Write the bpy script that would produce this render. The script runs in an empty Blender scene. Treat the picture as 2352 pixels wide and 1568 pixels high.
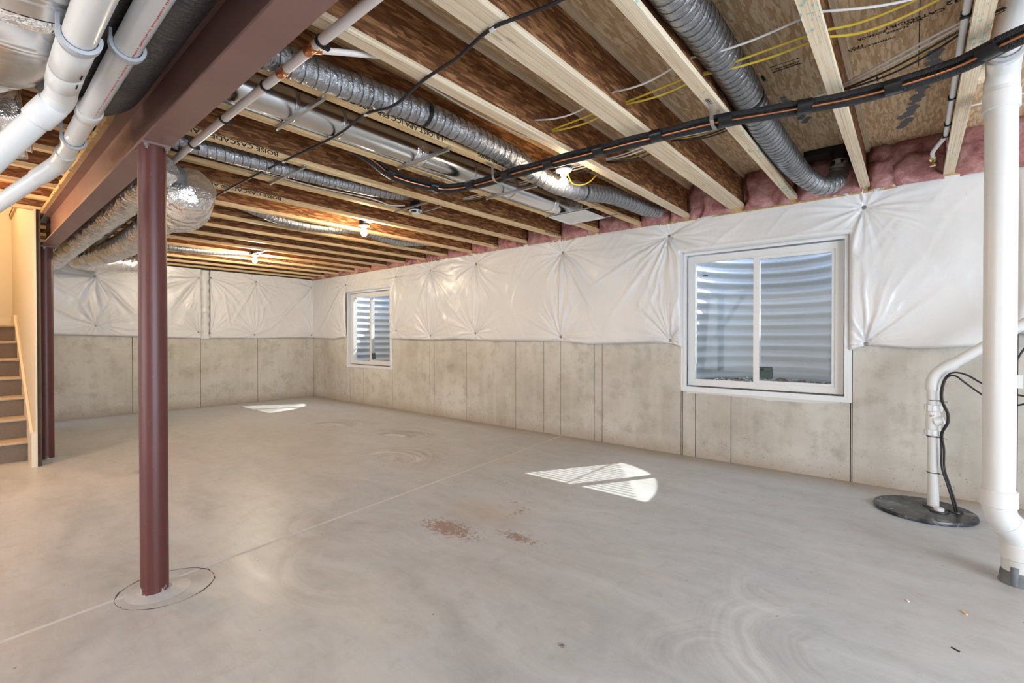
import bpy, math, random
import numpy as np
from mathutils import Matrix, Vector
PI = math.pi
sc = bpy.context.scene
COL = sc.collection
rng = np.random.RandomState(7)
random.seed(7)

# ------------------------------------------------------------------ camera, light, exposure
YAW, PITCH, ROLL, FPX = 0.70254, -0.007667, -0.000664, 1086.698
cam_d = bpy.data.cameras.new('camera'); cam = bpy.data.objects.new('camera', cam_d); COL.objects.link(cam)
fw = Vector((math.cos(YAW)*math.cos(PITCH), math.sin(YAW)*math.cos(PITCH), math.sin(PITCH)))
rt = Vector((math.sin(YAW), -math.cos(YAW), 0)); up = rt.cross(fw)
r2 = rt*math.cos(ROLL)+up*math.sin(ROLL); u2 = -rt*math.sin(ROLL)+up*math.cos(ROLL)
m = Matrix((r2, u2, -fw)).transposed().to_4x4(); m.translation = Vector((0, 0, 1.15))
cam.matrix_world = m
cam_d.sensor_fit = 'HORIZONTAL'; cam_d.sensor_width = 36.0; cam_d.lens = FPX/2352*36.0
cam_d.clip_start = 0.02; cam_d.clip_end = 200
sc.camera = cam
sc.view_settings.view_transform = 'Standard'; sc.view_settings.look = 'None'
sc.view_settings.gamma = 1.0; sc.view_settings.use_curve_mapping = False
sc.view_settings.exposure = 0.24
sc.cycles.max_bounces = 6; sc.cycles.diffuse_bounces = 3; sc.cycles.glossy_bounces = 3
sc.cycles.use_adaptive_sampling = True; sc.cycles.adaptive_threshold = 0.08; sc.cycles.adaptive_min_samples = 12
sc.cycles.transparent_max_bounces = 8; sc.cycles.caustics_reflective = False; sc.cycles.caustics_refractive = False
sc.cycles.sample_clamp_indirect = 6.0

world = bpy.data.worlds.new('sky'); sc.world = world; world.use_nodes = True
wn = world.node_tree; wn.nodes.clear()
wo = wn.nodes.new('ShaderNodeOutputWorld'); wb = wn.nodes.new('ShaderNodeBackground'); ws = wn.nodes.new('ShaderNodeTexSky')
ws.sky_type = 'NISHITA'; ws.sun_disc = False; ws.sun_elevation = math.radians(45); ws.sun_rotation = math.radians(120)
wb.inputs['Strength'].default_value = 1.2
hz = wn.nodes.new('ShaderNodeMix'); hz.data_type = 'RGBA'; hz.inputs[0].default_value = .55; hz.inputs[7].default_value = (.80, .86, .95, 1)
wn.links.new(ws.outputs[0], hz.inputs[6]); wn.links.new(hz.outputs[2], wb.inputs[0]); wn.links.new(wb.outputs[0], wo.inputs[0])

def lamp(name, kind, loc, energy, color, **kw):
    d = bpy.data.lights.new(name, kind); d.energy = energy; d.color = color
    for k, v in kw.items():
        if k != 'aim': setattr(d, k, v)
    o = bpy.data.objects.new(name, d); COL.objects.link(o); o.location = loc
    if 'aim' in kw: o.rotation_euler = Vector(kw['aim']).to_track_quat('-Z', 'Y').to_euler()
    return o
lamp('sun', 'SUN', (8, -3, 8), 6.2, (1.0, .95, .88), angle=0.0093, aim=(-.866, .505, -1.0))
# area fills added to brighten the room from behind and from the left
lamp('near_fill', 'AREA', (.5, -3.35, 1.25), 232, (.73, .85, 1.0), shape='RECTANGLE', size=3.6, size_y=1.9, aim=(0, 1, 0.02))
lamp('side_fill', 'AREA', (-3.4, 3.4, 1.25), 115, (.95, .96, 1.0), shape='RECTANGLE', size=4.2, size_y=1.9, aim=(1, 0.25, 0.02))
lamp('stair_lamp', 'POINT', (-.15, 7.2, 3.2), 42, (1.0, .68, .36), shadow_soft_size=.08)
lamp('hall_bulb', 'POINT', (-.40, 5.2, 2.12), 48, (1.0, .60, .28), shadow_soft_size=.05)
lamp('hall_bulb_near', 'POINT', (-1.6, 1.8, 2.18), 16, (1.0, .72, .45), shadow_soft_size=.05)

# ------------------------------------------------------------------ material helpers
def mat(name):
    m = bpy.data.materials.new(name); m.use_nodes = True
    nt = m.node_tree; b = nt.nodes['Principled BSDF']
    return m, nt, b
class N:
    """tiny node graph helper"""
    def __init__(s, nt): s.nt = nt
    def new(s, t, **kw):
        n = s.nt.nodes.new(t)
        for k, v in kw.items(): setattr(n, k, v)
        return n
    def link(s, a, b): s.nt.links.new(a, b)
    def put(s, sock, v):
        if hasattr(v, 'is_output') or isinstance(v, bpy.types.NodeSocket): s.link(v, sock)
        elif isinstance(v, (tuple, list)) and len(v) == 3 and sock.type == 'RGBA': sock.default_value = (*v, 1)
        else: sock.default_value = v
    def coord(s, scale=(1, 1, 1), loc=(0, 0, 0), rot=(0, 0, 0), which='Object'):
        t = s.new('ShaderNodeTexCoord'); mp = s.new('ShaderNodeMapping')
        mp.inputs['Scale'].default_value = scale; mp.inputs['Location'].default_value = loc; mp.inputs['Rotation'].default_value = rot
        s.link(t.outputs[which], mp.inputs[0]); return mp.outputs[0]
    def world(s, scale=(1, 1, 1), loc=(0, 0, 0), rot=(0, 0, 0)):
        t = s.new('ShaderNodeNewGeometry'); mp = s.new('ShaderNodeMapping')
        mp.inputs['Scale'].default_value = scale; mp.inputs['Location'].default_value = loc; mp.inputs['Rotation'].default_value = rot
        s.link(t.outputs['Position'], mp.inputs[0]); return mp.outputs[0]
    def noise(s, vec, scale=5, detail=3, rough=.5, dist=0, out=0):
        n = s.new('ShaderNodeTexNoise'); s.link(vec, n.inputs['Vector'])
        n.inputs['Scale'].default_value = scale; n.inputs['Detail'].default_value = detail
        n.inputs['Roughness'].default_value = rough; n.inputs['Distortion'].default_value = dist
        return n.outputs[out]
    def vor(s, vec, scale=5, feature='F1', out='Distance', rand=1.0):
        n = s.new('ShaderNodeTexVoronoi'); n.feature = feature; s.link(vec, n.inputs['Vector'])
        n.inputs['Scale'].default_value = scale; n.inputs['Randomness'].default_value = rand
        return n.outputs[out]
    def ramp(s, fac, stops, interp='LINEAR'):
        n = s.new('ShaderNodeValToRGB'); n.color_ramp.interpolation = interp
        e = n.color_ramp.elements
        while len(e) < len(stops): e.new(.5)
        for q, (p, c) in zip(e, stops):
            q.position = p; q.color = (*c, 1) if not isinstance(c, (int, float)) else (c, c, c, 1)
        s.link(fac, n.inputs[0]); return n.outputs[0]
    def mix(s, a, b, fac, mode='MIX'):
        n = s.new('ShaderNodeMix', data_type='RGBA', blend_type=mode)
        s.put(n.inputs[0], fac); s.put(n.inputs[6], a); s.put(n.inputs[7], b); return n.outputs[2]
    def math(s, op, a, b=0.0, c=0.0, clamp=False):
        n = s.new('ShaderNodeMath', operation=op, use_clamp=clamp)
        s.put(n.inputs[0], a); s.put(n.inputs[1], b); s.put(n.inputs[2], c); return n.outputs[0]
    def bump(s, h, strength=.3, dist=.01):
        n = s.new('ShaderNodeBump'); n.inputs['Strength'].default_value = strength; n.inputs['Distance'].default_value = dist
        s.link(h, n.inputs['Height']); return n.outputs[0]
    def sep(s, v):
        n = s.new('ShaderNodeSeparateXYZ'); s.link(v, n.inputs[0]); return n.outputs

def plain(name, color, rough=.5, metal=0.0, spec=None, bump=0, bscale=40, var=0.0):
    m, nt, b = mat(name); g = N(nt)
    b.inputs['Base Color'].default_value = (*color, 1); b.inputs['Roughness'].default_value = rough; b.inputs['Metallic'].default_value = metal
    if spec is not None: b.inputs['Specular IOR Level'].default_value = spec
    v = g.coord()
    n = g.noise(v, bscale, 3)
    if var: g.link(g.mix(tuple(c*(1-var) for c in color), tuple(min(1, c*(1+var)) for c in color), n), b.inputs['Base Color'])
    if bump: g.link(g.bump(n, bump), b.inputs['Normal'])
    return m

def concrete_wall():
    m, nt, b = mat('poured_concrete'); g = N(nt); v = g.world()
    n1 = g.noise(v, 1.1, 5, .6, .3); n2 = g.noise(v, 7, 6, .65); n3 = g.noise(v, 60, 3, .7)
    vz = g.world((6, 6, .5)); streak = g.noise(vz, 1.4, 3, .6)
    c = g.ramp(n1, [(.3, (.50, .455, .385)), (.5, (.63, .59, .52)), (.72, (.73, .70, .64))])
    c = g.mix(c, (.34, .30, .24), g.math('MULTIPLY', g.ramp(n2, [(.50, 0.), (.72, 1.)]), .55))
    c = g.mix(c, (.74, .70, .62), g.math('MULTIPLY', g.ramp(streak, [(.5, 0.), (.75, 1.)]), .4))
    z = g.sep(g.world())[2]
    # bug holes, more of them towards the footing, and the tan stain along the foot of the pour
    low = g.math('SUBTRACT', 1.0, g.math('DIVIDE', z, .55), clamp=True)
    h = g.vor(g.world((1, 1, 1)), 42, 'F1'); hn = g.noise(v, 3.0, 3)
    thr = g.math('ADD', g.math('MULTIPLY', low, .17), g.math('MULTIPLY', hn, .16))
    hole = g.math('LESS_THAN', h, g.math('SUBTRACT', thr, .03))
    sub = g.math('GREATER_THAN', g.noise(v, 23, 2), .53)
    hole = g.math('MULTIPLY', hole, sub)
    c = g.mix(c, (.20, .165, .12), g.math('MULTIPLY', hole, .75))
    edge = g.math('MULTIPLY', g.ramp(g.math('ADD', g.math('DIVIDE', z, .22), g.math('MULTIPLY', n2, .55)), [(.25, 1.), (.9, 0.)]), .55)
    c = g.mix(c, (.36, .27, .19), edge)
    g.link(c, b.inputs['Base Color']); b.inputs['Roughness'].default_value = .88
    hh = g.noise(v, 30, 4, .7)
    g.link(g.bump(hh, .30, .006), b.inputs['Normal'])
    return m

def concrete_floor():
    m, nt, b = mat('trowelled_concrete'); g = N(nt); v = g.world()
    # long flat smears left by the trowel, bent round a few centres
    wob = g.noise(g.world((.8, .8, 1)), 1.0, 2, .5, 0, out=1)
    vw = g.new('ShaderNodeVectorMath', operation='MULTIPLY_ADD'); g.link(wob, vw.inputs[0]); vw.inputs[1].default_value = (.9, .9, 0); g.link(v, vw.inputs[2])
    mp = g.new('ShaderNodeMapping'); mp.inputs['Rotation'].default_value = (0, 0, .5); mp.inputs['Scale'].default_value = (3.2, .8, 1)
    g.link(vw.outputs[0], mp.inputs[0])
    s1 = g.noise(mp.outputs[0], 1.6, 6, .62, .5)
    s2 = g.noise(v, .55, 4, .55); s3 = g.noise(v, 9, 5, .65); s4 = s3
    c = g.ramp(s1, [(.3, (.47, .485, .505)), (.5, (.56, .58, .605)), (.7, (.64, .665, .70))])
    c = g.mix(c, (.46, .40, .345), g.math('MULTIPLY', g.ramp(s2, [(.42, 0.), (.7, 1.)]), .35))
    c = g.mix(c, (.66, .65, .64), g.math('MULTIPLY', g.ramp(s3, [(.52, 0.), (.72, 1.)]), .40))
    fs_ = g.noise(g.world((26, 3.5, 1), rot=(0, 0, .35)), 1.6, 4, .7, .5)
    c = g.mix(c, g.ramp(fs_, [(.3, (.40, .39, .385)), (.7, (.76, .76, .78))]), .10)
    c = g.mix(c, (.34, .31, .28), g.math('MULTIPLY', g.ramp(s3, [(.25, 1.), (.46, 0.)]), .36))
    X, Y, Z = g.sep(v)
    def dist(cx, cy, sx=1, sy=1):
        dx = g.math('DIVIDE', g.math('SUBTRACT', X, cx), sx); dy = g.math('DIVIDE', g.math('SUBTRACT', Y, cy), sy)
        return g.math('SQRT', g.math('ADD', g.math('MULTIPLY', dx, dx), g.math('MULTIPLY', dy, dy)))
    # swirl arcs: thin light and dark rings round trowel centres, only over part of the turn
    wn_ = g.noise(v, 2.2, 3)
    for cx, cy, r0, r1, sc_, amt, a0 in [(2.05, .16, .16, .60, 16, .40, 1.9), (2.42, .45, .06, .30, 24, .3, 2.6), (1.72, .50, .10, .42, 18, .28, 1.2), (3.25, 4.6, .12, .62, 12, .95, .3),
                                     (2.60, 3.8, .10, .60, 12, .95, .1), (1.55, 2.75, .12, .40, 15, .3, 2.8), (1.40, 2.2, .3, .62, 12, .25, 3.0), (3.1, 5.8, .1, .7, 9, .7, .4)]:
        dx = g.math('SUBTRACT', X, cx); dy = g.math('SUBTRACT', Y, cy)
        d = g.math('ADD', g.math('SQRT', g.math('ADD', g.math('MULTIPLY', dx, dx), g.math('MULTIPLY', dy, dy))), g.math('MULTIPLY', g.math('SUBTRACT', wn_, .5), .16))
        ca, sa = math.cos(a0), math.sin(a0)
        al = g.math('DIVIDE', g.math('ADD', g.math('MULTIPLY', dx, ca), g.math('MULTIPLY', dy, sa)), g.math('ADD', d, .02))     # 1 in the middle of the stroke
        cmb = g.new('ShaderNodeCombineXYZ'); g.put(cmb.inputs[0], g.math('MULTIPLY', d, sc_)); g.put(cmb.inputs[1], g.math('MULTIPLY', al, 1.1)); cmb.inputs[2].default_value = cx*7+cy
        rings = g.noise(cmb.outputs[0], 1.0, 3, .65)
        band_ = g.math('MULTIPLY', g.ramp(g.math('DIVIDE', d, r0), [(.6, 0.), (1., 1.)]), g.ramp(g.math('DIVIDE', d, r1), [(.7, 1.), (1., 0.)]))
        inn = g.math('MULTIPLY', g.math('MULTIPLY', band_, g.ramp(al, [(.05, 0.), (.75, 1.)])), amt)
        c = g.mix(c, g.ramp(rings, [(.34, (.33, .315, .30)), (.5, (.53, .52, .505)), (.66, (.80, .80, .80))]), inn)
    # rust coloured splash left by a spill
    rn = g.noise(v, 38, 4, .7); rn2 = g.noise(g.world((1, 1, 1), (3, 1, 0)), 9, 4, .6)
    tot = None
    for cx, cy, sx, sy, k in [(1.93, 2.14, .11, .24, .72), (2.10, 1.74, .06, .17, .62), (2.52, 2.12, .10, .14, .25), (2.42, 1.98, .16, .05, .42), (2.75, 2.45, .16, .12, .22)]:
        e = g.math('MULTIPLY', g.math('SUBTRACT', 1.0, dist(cx, cy, sx*1.5, sy*1.5), clamp=True), k*1.5)
        tot = e if tot is None else g.math('MAXIMUM', tot, e)
    spot = g.math('GREATER_THAN', g.math('ADD', g.math('MULTIPLY', tot, .34), rn), .70)
    spot = g.math('MULTIPLY', spot, g.math('GREATER_THAN', tot, .02))
    halo = g.math('MULTIPLY', g.math('SUBTRACT', 1.0, dist(2.28, 2.15, .30, .42), clamp=True), g.math('MULTIPLY', rn2, 1.1))
    c = g.mix(c, (.55, .41, .29), g.math('MULTIPLY', halo, .9, clamp=True))
    c = g.mix(c, (.33, .185, .13), g.math('MULTIPLY', spot, .8))
    # small dark specks
    sp = g.vor(v, 6.5, 'F1'); spm = g.math('LESS_THAN', sp, .035)
    c = g.mix(c, (.18, .15, .13), g.math('MULTIPLY', spm, .7))
    # browner, uneven border along the walls (footing edge)
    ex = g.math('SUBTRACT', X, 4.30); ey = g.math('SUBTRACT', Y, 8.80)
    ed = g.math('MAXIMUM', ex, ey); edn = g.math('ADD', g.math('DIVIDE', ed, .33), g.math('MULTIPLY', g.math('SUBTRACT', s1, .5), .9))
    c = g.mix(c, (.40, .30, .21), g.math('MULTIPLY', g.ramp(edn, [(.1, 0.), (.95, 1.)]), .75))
    g.link(c, b.inputs['Base Color'])
    g.link(g.ramp(s1, [(.3, .30), (.7, .48)]), b.inputs['Roughness']); b.inputs['Specular IOR Level'].default_value = .55
    s5 = g.noise(g.world((3.2, 1.2, 1), rot=(0, 0, .5)), 2.2, 4, .6)
    g.link(g.bump(s5, .10, .01), b.inputs['Normal'])
    return m
def g_comb(g, a, b_, c_):
    n = g.new('ShaderNodeCombineXYZ'); g.put(n.inputs[0], a); n.inputs[1].default_value = b_; n.inputs[2].default_value = c_; return n.outputs[0]

def osb(name, dark, mid, light, axes='XZ', along=0.0, scale=1.0, spots=0.35):
    """strand board: long flakes lying at many angles; axes = plane of the board"""
    m, nt, b = mat(name); g = N(nt); v = g.world()
    if axes == 'XZ':
        mp = g.new('ShaderNodeMapping'); mp.inputs['Rotation'].default_value = (PI/2, 0, 0); g.link(v, mp.inputs[0]); v = mp.outputs[0]
    col = None; bumpv = None
    for k, (rz, seed) in enumerate([(along, 0.0), (along+.3, 3.1), (along-.35, 7.7)]):
        mp = g.new('ShaderNodeMapping'); mp.inputs['Rotation'].default_value = (0, 0, rz); mp.inputs['Location'].default_value = (seed, seed*1.7, 0)
        mp.inputs['Scale'].default_value = (9*scale, 60*scale, 1) ; g.link(v, mp.inputs[0])
        dn = g.noise(mp.outputs[0], .35, 2, .5, 0, out=1)
        vm = g.new('ShaderNodeVectorMath', operation='MULTIPLY_ADD'); g.link(dn, vm.inputs[0]); vm.inputs[1].default_value = (.35, .35, 0); g.link(mp.outputs[0], vm.inputs[2])
        vo = g.new('ShaderNodeTexVoronoi'); g.link(vm.outputs[0], vo.inputs['Vector']); vo.inputs['Scale'].default_value = 1.0
        cc = g.sep(vo.outputs['Color'])
        shade = g.math('ADD', g.math('MULTIPLY', cc[0], .8), g.math('MULTIPLY', vo.outputs['Distance'], -.35))
        this = g.ramp(shade, [(.02, dark), (.35, mid), (.78, light)])
        if col is None: col, bumpv = this, shade
        else:
            pick = g.math('GREATER_THAN', cc[1], .60)
            col = g.mix(col, this, pick); bumpv = g.mix(bumpv, shade, pick)
    fm = g.new('ShaderNodeMapping'); fm.inputs['Rotation'].default_value = (0, 0, along+.25); fm.inputs['Scale'].default_value = (14, 80, 1); g.link(v, fm.inputs[0])
    fine = g.noise(fm.outputs[0], 1.0, 4, .7, .6)
    col = g.mix(col, dark, g.math('MULTIPLY', g.ramp(fine, [(.5, 0.), (.8, 1.)]), spots))
    st_ = g.new('ShaderNodeMapping'); st_.inputs['Rotation'].default_value = (0, 0, along); st_.inputs['Scale'].default_value = (11, 95, 1); g.link(v, st_.inputs[0])
    sn = g.noise(st_.outputs[0], 1.3, 3, .7, 1.2)
    col = g.mix(col, tuple(q*.55 for q in dark), g.math('MULTIPLY', g.ramp(sn, [(.60, 0.), (.70, 1.)]), .75))
    big = g.noise(g.world(), 1.6, 3, .6)
    col = g.mix(col, mid, g.math('MULTIPLY', big, .3))
    g.link(col, b.inputs['Base Color']); b.inputs['Roughness'].default_value = .75
    g.link(g.bump(fine, .25, .003), b.inputs['Normal'])
    return m

def timber(name, c0, c1, c2, lam=False, green=0.0, rough=.62):
    m, nt, b = mat(name); g = N(nt)
    v = g.world((1.2, 22, 22)); w = g.noise(v, 1.6, 5, .6, .8)
    f = g.noise(g.world((3, 60, 60)), 2.0, 3, .6)
    c = g.ramp(g.math('ADD', g.math('MULTIPLY', w, .75), g.math('MULTIPLY', f, .25)), [(.34, c0), (.5, c1), (.66, c2)])
    patch = g.noise(g.world((.9, .9, .9)), 1.3, 3, .5)
    c = g.mix(c, c0, g.math('MULTIPLY', g.ramp(patch, [(.5, 0.), (.75, 1.)]), .35))
    if lam:
        z = g.noise(g.world((.4, 160, 160)), 2.2, 2, .4)
        c = g.mix(c, tuple(q*.55 for q in c0), g.math('MULTIPLY', g.ramp(z, [(.5, 0.), (.62, 1.)]), .45))
    kn = g.vor(g.world((1.6, 9, 9)), 1.3, 'F1')
    c = g.mix(c, tuple(q*.5 for q in c0), g.math('MULTIPLY', g.math('LESS_THAN', kn, .075), .6))
    if green:
        gx = g.sep(g.world())
        gn = g.noise(g.world((1, 2, 1)), 26, 4, .75); ga = g.noise(g.world(), 2.1, 2)
        msk = g.math('GREATER_THAN', g.math('ADD', gn, g.math('MULTIPLY', ga, .5)), .90)
        near = g.math('LESS_THAN', gx[1], .90)
        c = g.mix(c, (.20, .50, .42), g.math('MULTIPLY', g.math('MULTIPLY', msk, near), green))
    g.link(c, b.inputs['Base Color']); b.inputs['Roughness'].default_value = rough
    g.link(g.bump(w, .12, .004), b.inputs['Normal'])
    return m

def poly_film():
    m, nt, b = mat('white_poly_film'); g = N(nt); v = g.world()
    n = g.noise(v, 2.0, 4, .5)
    c = g.ramp(n, [(.3, (.79, .775, .76)), (.7, (.85, .84, .83))])
    g.link(c, b.inputs['Base Color']); b.inputs['Roughness'].default_value = .27; b.inputs['Specular IOR Level'].default_value = .5
    cr = g.noise(g.world((1, 1, .45)), 55, 3, .6, 1.2); cr2 = g.noise(g.world((1, 1, .5)), 14, 3, .55, .8)
    g.link(g.bump(g.math('ADD', g.math('MULTIPLY', cr, .35), cr2), .22, .01), b.inputs['Normal'])
    return m

def metal(name, color, rough=.3, bump=.1, scale=30, stretch=(1, 1, 1), dark=0.25, dist=.01, metallic=1.0):
    m, nt, b = mat(name); g = N(nt)
    n = g.noise(g.world(stretch), scale, 4, .6, .4)
    c = g.mix(tuple(q*(1-dark) for q in color), color, n)
    g.link(c, b.inputs['Base Color']); b.inputs['Metallic'].default_value = metallic
    g.link(g.ramp(n, [(.3, rough*.8), (.7, min(1, rough*1.3))]), b.inputs['Roughness'])
    g.link(g.bump(n, bump, dist), b.inputs['Normal'])
    return m

def foil_mat():
    m, nt, b = mat('crumpled_foil'); g = N(nt)
    v = g.vor(g.world((1, 1, 1)), 15, 'F1'); n = g.noise(g.world((1, .35, 1)), 26, 3, .6, 1.2)
    h = g.math('ADD', v, g.math('MULTIPLY', n, .8))
    b.inputs['Base Color'].default_value = (.93, .92, .91, 1); b.inputs['Metallic'].default_value = .86; b.inputs['Roughness'].default_value = .12
    g.link(g.bump(h, .55, .02), b.inputs['Normal'])
    return m

def flex_mat(name, col, rough, metallic):
    m, nt, b = mat(name); g = N(nt)
    n = g.noise(g.world(), 38, 4, .65, 2.0); n2 = g.noise(g.world(), 5, 3)
    c = g.mix(tuple(q*.72 for q in col), tuple(min(1, q*1.2) for q in col), n2)
    g.link(c, b.inputs['Base Color']); b.inputs['Metallic'].default_value = metallic; b.inputs['Roughness'].default_value = rough
    g.link(g.bump(n, .55, .012), b.inputs['Normal'])
    return m

def primer(name, c0, c1, scratch=.6, rough=.42):
    m, nt, b = mat(name); g = N(nt)
    n = g.noise(g.world(), 4, 5, .6); s = g.noise(g.world((30, 30, 3)), 6, 4, .75)
    c = g.mix(c0, c1, n); c = g.mix(c, (.55, .42, .38), g.math('MULTIPLY', g.ramp(s, [(.66, 0.), (.78, 1.)]), scratch))
    z = g.sep(g.world())[2]
    # cement splashed on the foot of the post
    w = g.math('ADD', g.math('DIVIDE', z, .17), g.math('MULTIPLY', g.noise(g.world((1, 1, .6)), 16, 4, .7), 1.6))
    c = g.mix(c, (.55, .50, .45), g.ramp(w, [(.80, 1.), (.90, 0.)]))
    g.link(c, b.inputs['Base Color']); b.inputs['Roughness'].default_value = rough
    g.link(g.bump(s, .08, .004), b.inputs['Normal'])
    return m

def glass():
    m = bpy.data.materials.new('window_glass'); m.use_nodes = True; nt = m.node_tree; nt.nodes.clear(); g = N(nt)
    o = g.new('ShaderNodeOutputMaterial'); t = g.new('ShaderNodeBsdfTransparent'); gl = g.new('ShaderNodeBsdfGlossy'); mx = g.new('ShaderNodeMixShader')
    fr = g.new('ShaderNodeFresnel'); fr.inputs[0].default_value = 1.35
    t.inputs[0].default_value = (.93, .96, .96, 1); gl.inputs['Roughness'].default_value = .03
    geo = g.new('ShaderNodeNewGeometry')
    g.link(g.math('MULTIPLY', fr.outputs[0], g.math('SUBTRACT', 1.0, geo.outputs['Backfacing'])), mx.inputs[0]); g.link(t.outputs[0], mx.inputs[1]); g.link(gl.outputs[0], mx.inputs[2]); g.link(mx.outputs[0], o.inputs[0])
    return m

def fluff():
    m, nt, b = mat('pink_glass_wool'); g = N(nt); v = g.world()
    n = g.noise(v, 9, 6, .65, .6); f = g.noise(g.world((1, 1, 2.5)), 45, 4, .7, 1.0)
    c = g.ramp(n, [(.28, (.22, .075, .075)), (.5, (.52, .24, .23)), (.72, (.74, .48, .44))])
    c = g.mix(c, (.84, .60, .56), g.math('MULTIPLY', g.ramp(f, [(.5, 0.), (.8, 1.)]), .45))
    g.link(c, b.inputs['Base Color']); b.inputs['Roughness'].default_value = 1.0; b.inputs['Specular IOR Level'].default_value = .05
    g.link(g.bump(g.math('ADD', n, g.math('MULTIPLY', f, .4)), .6, .02), b.inputs['Normal'])
    return m

def lid_mat():
    m, nt, b = mat('black_basin_lid'); g = N(nt); n = g.noise(g.world((1, 1.6, 1)), 7, 5, .65, .8)
    g.link(g.ramp(n, [(.42, (.018, .020, .024)), (.55, (.07, .075, .085)), (.72, (.36, .35, .34))]), b.inputs['Base Color'])
    b.inputs['Roughness'].default_value = .33; g.link(g.bump(n, .1), b.inputs['Normal']); return m
def emit(name, color, strength):
    m, nt, b = mat(name); b.inputs['Base Color'].default_value = (1, 1, 1, 1)
    b.inputs['Emission Color'].default_value = (*color, 1); b.inputs['Emission Strength'].default_value = strength
    return m

M = dict(
    wall=concrete_wall(), floor=concrete_floor(),
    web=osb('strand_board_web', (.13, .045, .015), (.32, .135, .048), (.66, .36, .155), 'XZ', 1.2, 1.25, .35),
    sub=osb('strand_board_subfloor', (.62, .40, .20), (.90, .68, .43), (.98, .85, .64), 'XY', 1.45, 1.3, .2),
    flange=timber('pine_flange', (.68, .44, .20), (.90, .65, .35), (.97, .80, .50), True),
    flange2=timber('pale_flange', (.74, .55, .35), (.92, .75, .53), (.97, .84, .65), True, .8),
    ply=timber('yellow_plank', (.46, .30, .13), (.62, .43, .20), (.72, .54, .28), True),
    film=poly_film(), gap=plain('joint_dirt_and_shade', (.09, .070, .050), .95),
    filler=plain('joint_filler', (.72, .71, .70), .8, bump=.1, var=.12),
    beam=primer('red_oxide_primer', (.20, .105, .085), (.27, .155, .13), .25, .40),
    post=primer('red_oxide_post', (.085, .022, .019), (.13, .038, .031), .5, .40),
    pvc=plain('white_pvc', (.78, .77, .75), .28, bump=.02, bscale=6, var=.03),
    pvcg=plain('grey_white_pvc', (.74, .73, .70), .22, bump=.02, bscale=6, var=.05),
    hook=plain('grey_plastic_hook', (.52, .53, .56), .45),
    pex=plain('milky_supply_tube', (.84, .86, .88), .3),
    cpvc=plain('pinkish_water_pipe', (.88, .80, .76), .35, bump=.03, bscale=20, var=.03),
    copper=metal('copper', (.75, .33, .17), .3, .05), brass=metal('brass', (.75, .58, .30), .3, .05),
    wire=plain('coil_wire', (.10, .10, .105), .4), black=plain('black_plastic', (.010, .010, .011), .4), rubber=plain('black_cable', (.02, .018, .02), .45),
    foam=plain('black_foam', (.012, .012, .013), .36, bump=.9, bscale=260), tape=plain('black_tape', (.012, .012, .013), .3),
    galv=metal('galvanised_sheet', (.74, .75, .77), .26, .06, 7, (.6, 3, 3), .2), galvd=metal('galvanised_strap', (.60, .60, .60), .35, .1, 30),
    sheet=metal('rolled_sheet_metal', (.78, .79, .80), .22, .02, 3, (.4, 2, 2), .12), foil=foil_mat(), flex=flex_mat('grey_duct_jacket', (.46, .47, .49), .27, .85), flexd=flex_mat('dark_duct_jacket', (.15, .145, .14), .33, .6),
    flexg=flex_mat('mid_grey_duct_jacket', (.26, .26, .26), .36, .3),
    vinyl=plain('white_vinyl', (.82, .81, .79), .35), vinylb=plain('white_buck', (.86, .87, .87), .4, bump=.05), glass=glass(),
    well=metal('corrugated_galvanised', (.80, .81, .83), .5, .08, 22, (1, 1, 1), .2, metallic=.25), gravel=plain('pea_gravel', (.42, .36, .30), .9, bump=.5, var=.5, bscale=35),
    stick=plain('dark_label', (.055, .085, .082), .5, var=.4, bscale=120), stickb=plain('label_ink', (.01, .012, .012), .5),
    washer=metal('washer', (.36, .35, .34), .5, .1), fluff=fluff(),
    bulb=emit('lit_bulb', (1.0, .78, .50), 620.0), bulb_far=emit('lit_bulb_far', (1.0, .84, .62), 1500.0), bulb_near=emit('lit_bulb_soft', (1.0, .80, .55), 130.0), porc=plain('white_porcelain', (.86, .83, .78), .25),
    drywall=plain('painted_drywall', (.74, .66, .52), .8, bump=.04, bscale=60), trim=plain('cream_trim', (.80, .71, .56), .45), riser=plain('brown_carpet_riser', (.215, .17, .135), .95, bump=.5, bscale=200, var=.2),
    tread=plain('tan_tread', (.50, .40, .29), .8, bump=.2, bscale=120, var=.1), lid=lid_mat(),
    romexw=plain('white_cable', (.80, .78, .75), .4), romexy=plain('yellow_cable', (.72, .52, .06), .4), ink=plain('black_ink', (.03, .025, .02), .8), inkf=plain('faded_ink', (.075, .05, .035), .9),
    red=plain('red_ink', (.60, .10, .10), .6), white=plain('white_plastic', (.82, .82, .80), .4), grout=plain('foam_bead', (.74, .72, .68), .9, bump=.4),
    soil=plain('soil', (.25, .2, .15), 1.0), zinc=metal('zinc_bolt', (.72, .74, .76), .25, .05), tar=plain('grey_sealant', (.16, .17, .18), .6, var=.6, bscale=25), rust=plain('rust_chip', (.30, .14, .09), .9),
    felt=plain('grey_sealer_smear', (.22, .225, .235), .8),
)

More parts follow.
